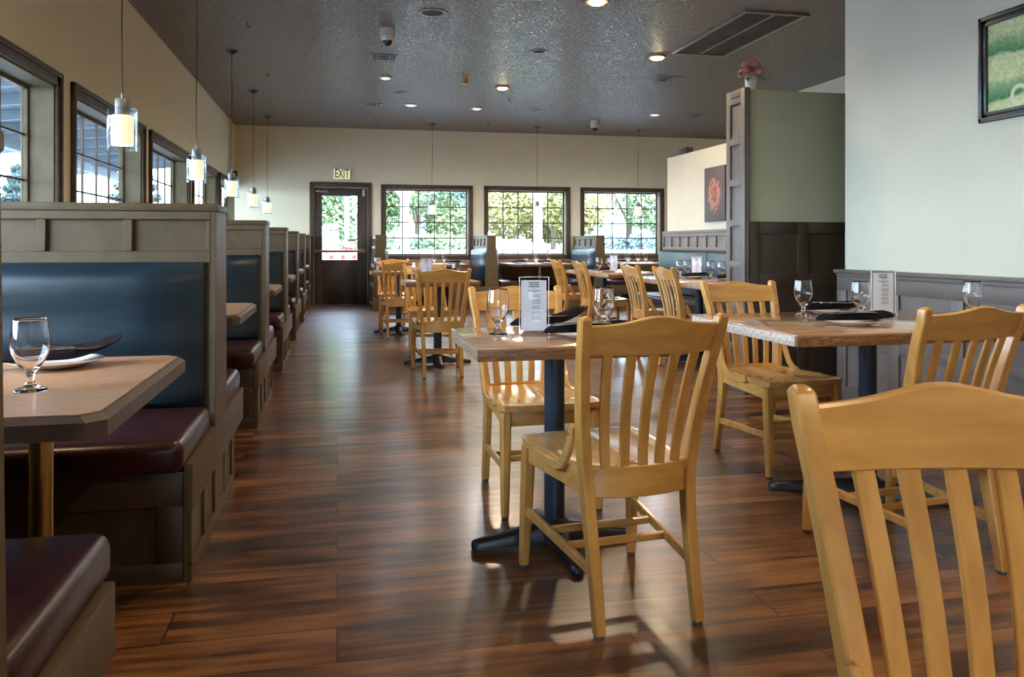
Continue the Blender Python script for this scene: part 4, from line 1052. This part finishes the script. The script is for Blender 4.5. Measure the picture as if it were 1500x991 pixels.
def tree(x, y, h, r, mat, label, seed, kind='broad', n=14000, size=.085, group='trees outside'):
    root = empty('tree', (x, y, -.12), 0, label, 'tree', group); rnd = random.Random(seed)
    if kind == 'broad':
        cl = [((0, 0, h * .62), (r * .8, r * .8, h * .3))]
        for k in range(11): a = rnd.uniform(0, 2 * PI); cl.append(((math.cos(a) * r * .65, math.sin(a) * r * .65, h * rnd.uniform(.3, .88)), (r * .42, r * .42, h * .14)))
        MB().tube([(0, 0, 0), (.05, 0, h * .35), (0, .1, h * .7)], .16, 10, .05).build('trunk', M['bark'], root)
        for k in range(3): a = k * 2.1 + seed; MB().tube([(0, 0, h * .3), (math.cos(a) * r * .5, math.sin(a) * r * .5, h * .6)], .06, 8, .03).build('branch', M['bark'], root)
    else:
        cl = []
        for k in range(12):
            t = k / 11; cl.append(((0, 0, h * (.12 + .86 * t)), (r * (1 - t) + .12, r * (1 - t) + .12, h * .035)))
        cl = cl[:4] * 3 + cl[4:8] * 2 + cl[8:]
        MB().tube([(0, 0, 0), (0, 0, h * .95)], .14, 10, .02).build('trunk', M['bark'], root)
    leafmesh('foliage', cl, n, size, seed, mat, root)
tree(-.9, 24.5, 5.6, 1.6, M['leaf1'], 'bright green tree seen through the exit door glass', 1, n=16000)
tree(2.4, 25.5, 6.0, 1.6, M['leaf1'], 'leafy green tree seen through the left part of the left back window', 2)
tree(4.9, 32, 7.4, 2.4, M['leaf3'], 'dark blue green tree behind the left back window', 3)
tree(6.5, 24.5, 5.4, 2.2, M['leaf2'], 'yellow and orange autumn tree filling the middle back window', 4, n=20000)
tree(9.9, 27, 6.4, 1.9, M['leaf1'], 'green tree seen through the left part of the right back window', 5)
tree(14.2, 29, 7.0, 2.3, M['leaf1'], 'green tree seen through the right part of the right back window', 6)
tree(-1.8, 38, 7.5, 2.8, M['leaf3'], 'dark tree far behind the exit door glass', 7)
tree(9.6, 46, 9, 3.5, M['leaf3'], 'tall dark tree far behind the back windows', 8)
tree(-14, 22, 3.0, 1.1, M['leaf3'], 'pointed conifer seen low in the third left window', 9, 'con', 14000, .09)
tree(-20.5, 24, 2.6, 1.0, M['leaf3'], 'small conifer seen low in the second left window', 10, 'con', 14000, .09)
tree(-24, 15.5, 2.2, .9, M['leaf3'], 'conifer top seen low in the nearest left window', 11, 'con', 14000, .09)
tree(-9, 26, 3.4, 1.3, M['leaf3'], 'broad conifer seen through the farther left windows', 12, 'con', 18000, .1)
tree(-7.4, 33, 5, 1.8, M['leaf3'], 'tall conifer beyond the last left window', 13, 'con', 18000, .1)
def hedge(x0, x1, y, h, mat, label, seed):
    root = empty('hedge', ((x0 + x1) / 2, y, -.12), 0, label, 'hedge', 'hedges outside'); hw_ = (x1 - x0) / 2
    rnd = random.Random(seed); cl = [((rnd.uniform(-hw_, hw_), 0, h * .5), (.9, .5, h * .5)) for _ in range(16)]
    leafmesh('foliage', cl, 9000, .07, seed, mat, root)
    MB().tube([(0, 0, 0), (0, 0, h * .5)], .06, 8).build('trunk', M['bark'], root)
hedge(-3, 3.2, 21.5, 1.5, M['leaf1'], 'low bright hedge beyond the exit door and left back window', 20)
hedge(7.0, 12.5, 21.5, 1.5, M['leaf3'], 'bluish low hedge beyond the right back window', 21)
def shed(x, y, w, d, h, label):
    root = empty('low_building', (x, y, -.12), 0, label, 'building', 'low buildings outside')
    MB().box(-w / 2, w / 2, -d / 2, d / 2, 0, h).build('walls', M['white'], root)
    MB().prism([(-d / 2 - .3, h), (0, h + .9), (d / 2 + .3, h), (d / 2 + .3, h - .08), (-d / 2 - .3, h - .08)], 'x', -w / 2 - .3, w / 2 + .3).build('roof', M['slate'], root)
shed(1.9, 45, 8, 5, 1.3, 'low slate roofed building low in the left back window')
shed(19.5, 42, 12, 5, 1.6, 'low slate roofed building low in the right back window')
# planter with red blooms on the porch
plb = empty('planter_box', (.02, 16.60, -.12), 0, 'white planter with red flowers on the porch outside the exit door', 'planter')
MB().box(-.5, .5, -.1, .1, .06, 1.02, .006).build('planter_body', M['white'], plb)
leafmesh('blooms', [((x, 0, 1.09), (.12, .07, .05)) for x in (-.42, -.25, -.08, .08, .25, .42)], 1100, .034, 31, M['red'], plb)
for k in range(4):
    root = empty('hanging_decoration', (-.33 + .22 * k, 16.46, -.12), 0, ('first', 'second', 'third', 'fourth')[k] + ' from left of the red and white hangings below the push bar', 'decoration', 'red and white hangings')
    MB().box(-.06, .06, -.004, .004, .86, 1.02, .003).build('backing', M['white'], root)
    MB().lathe([(.046, -.006), (.04, -.014)], (0, 0, .94), 16, axis='y').build('red_spot', M['red'], root)

# ------------------------------------------------------------------ light, camera
w = bpy.data.worlds.new('World'); SC.world = w; w.use_nodes = True
nt = w.node_tree; bg = nt.nodes['Background']; L = nt.links.new
tc = N(nt, 'ShaderNodeTexCoord'); sx = N(nt, 'ShaderNodeSeparateXYZ'); L(tc.outputs['Generated'], sx.inputs[0])
r = ramp(nt, [(.0, (.55, .58, .60)), (.5, (.70, .85, 1.0)), (.56, (.68, .84, 1.0)), (1.0, (.38, .58, .95))])
mr = N(nt, 'ShaderNodeMapRange'); mr.inputs['From Min'].default_value = -1; L(sx.outputs['Z'], mr.inputs['Value']); L(mr.outputs[0], r.inputs['Fac'])
L(r.outputs['Color'], bg.inputs['Color']); bg.inputs['Strength'].default_value = 17.0
def sun(rot, e, col, ang):
    l = bpy.data.lights.new('sun', 'SUN'); l.energy = e; l.color = col; l.angle = ang
    o = bpy.data.objects.new('sun', l); COL.objects.link(o); o.rotation_euler = rot; return o
sun((R(34), R(0), R(12)), 8, (1, .95, .87), .02)

cam = bpy.data.cameras.new('camera'); co = bpy.data.objects.new('camera', cam); COL.objects.link(co)
co.location = (0, 0, H); co.rotation_euler = (PI / 2, 0, R(-12.04))
cam.sensor_width = 36; cam.sensor_fit = 'HORIZONTAL'; cam.lens = 28.8; cam.shift_y = -137.5 / 1500
cam.clip_start = .05; cam.clip_end = 300
SC.camera = co
SC.view_settings.view_transform = 'Standard'; SC.view_settings.look = 'None'; SC.view_settings.gamma = 1; SC.view_settings.use_curve_mapping = False
SC.view_settings.exposure = 0.8
cy = SC.cycles
cy.use_denoising = True; cy.max_bounces = 14; cy.diffuse_bounces = 6; cy.glossy_bounces = 5; cy.transmission_bounces = 12; cy.transparent_max_bounces = 16
cy.caustics_reflective = False; cy.caustics_refractive = True; cy.sample_clamp_indirect = 6
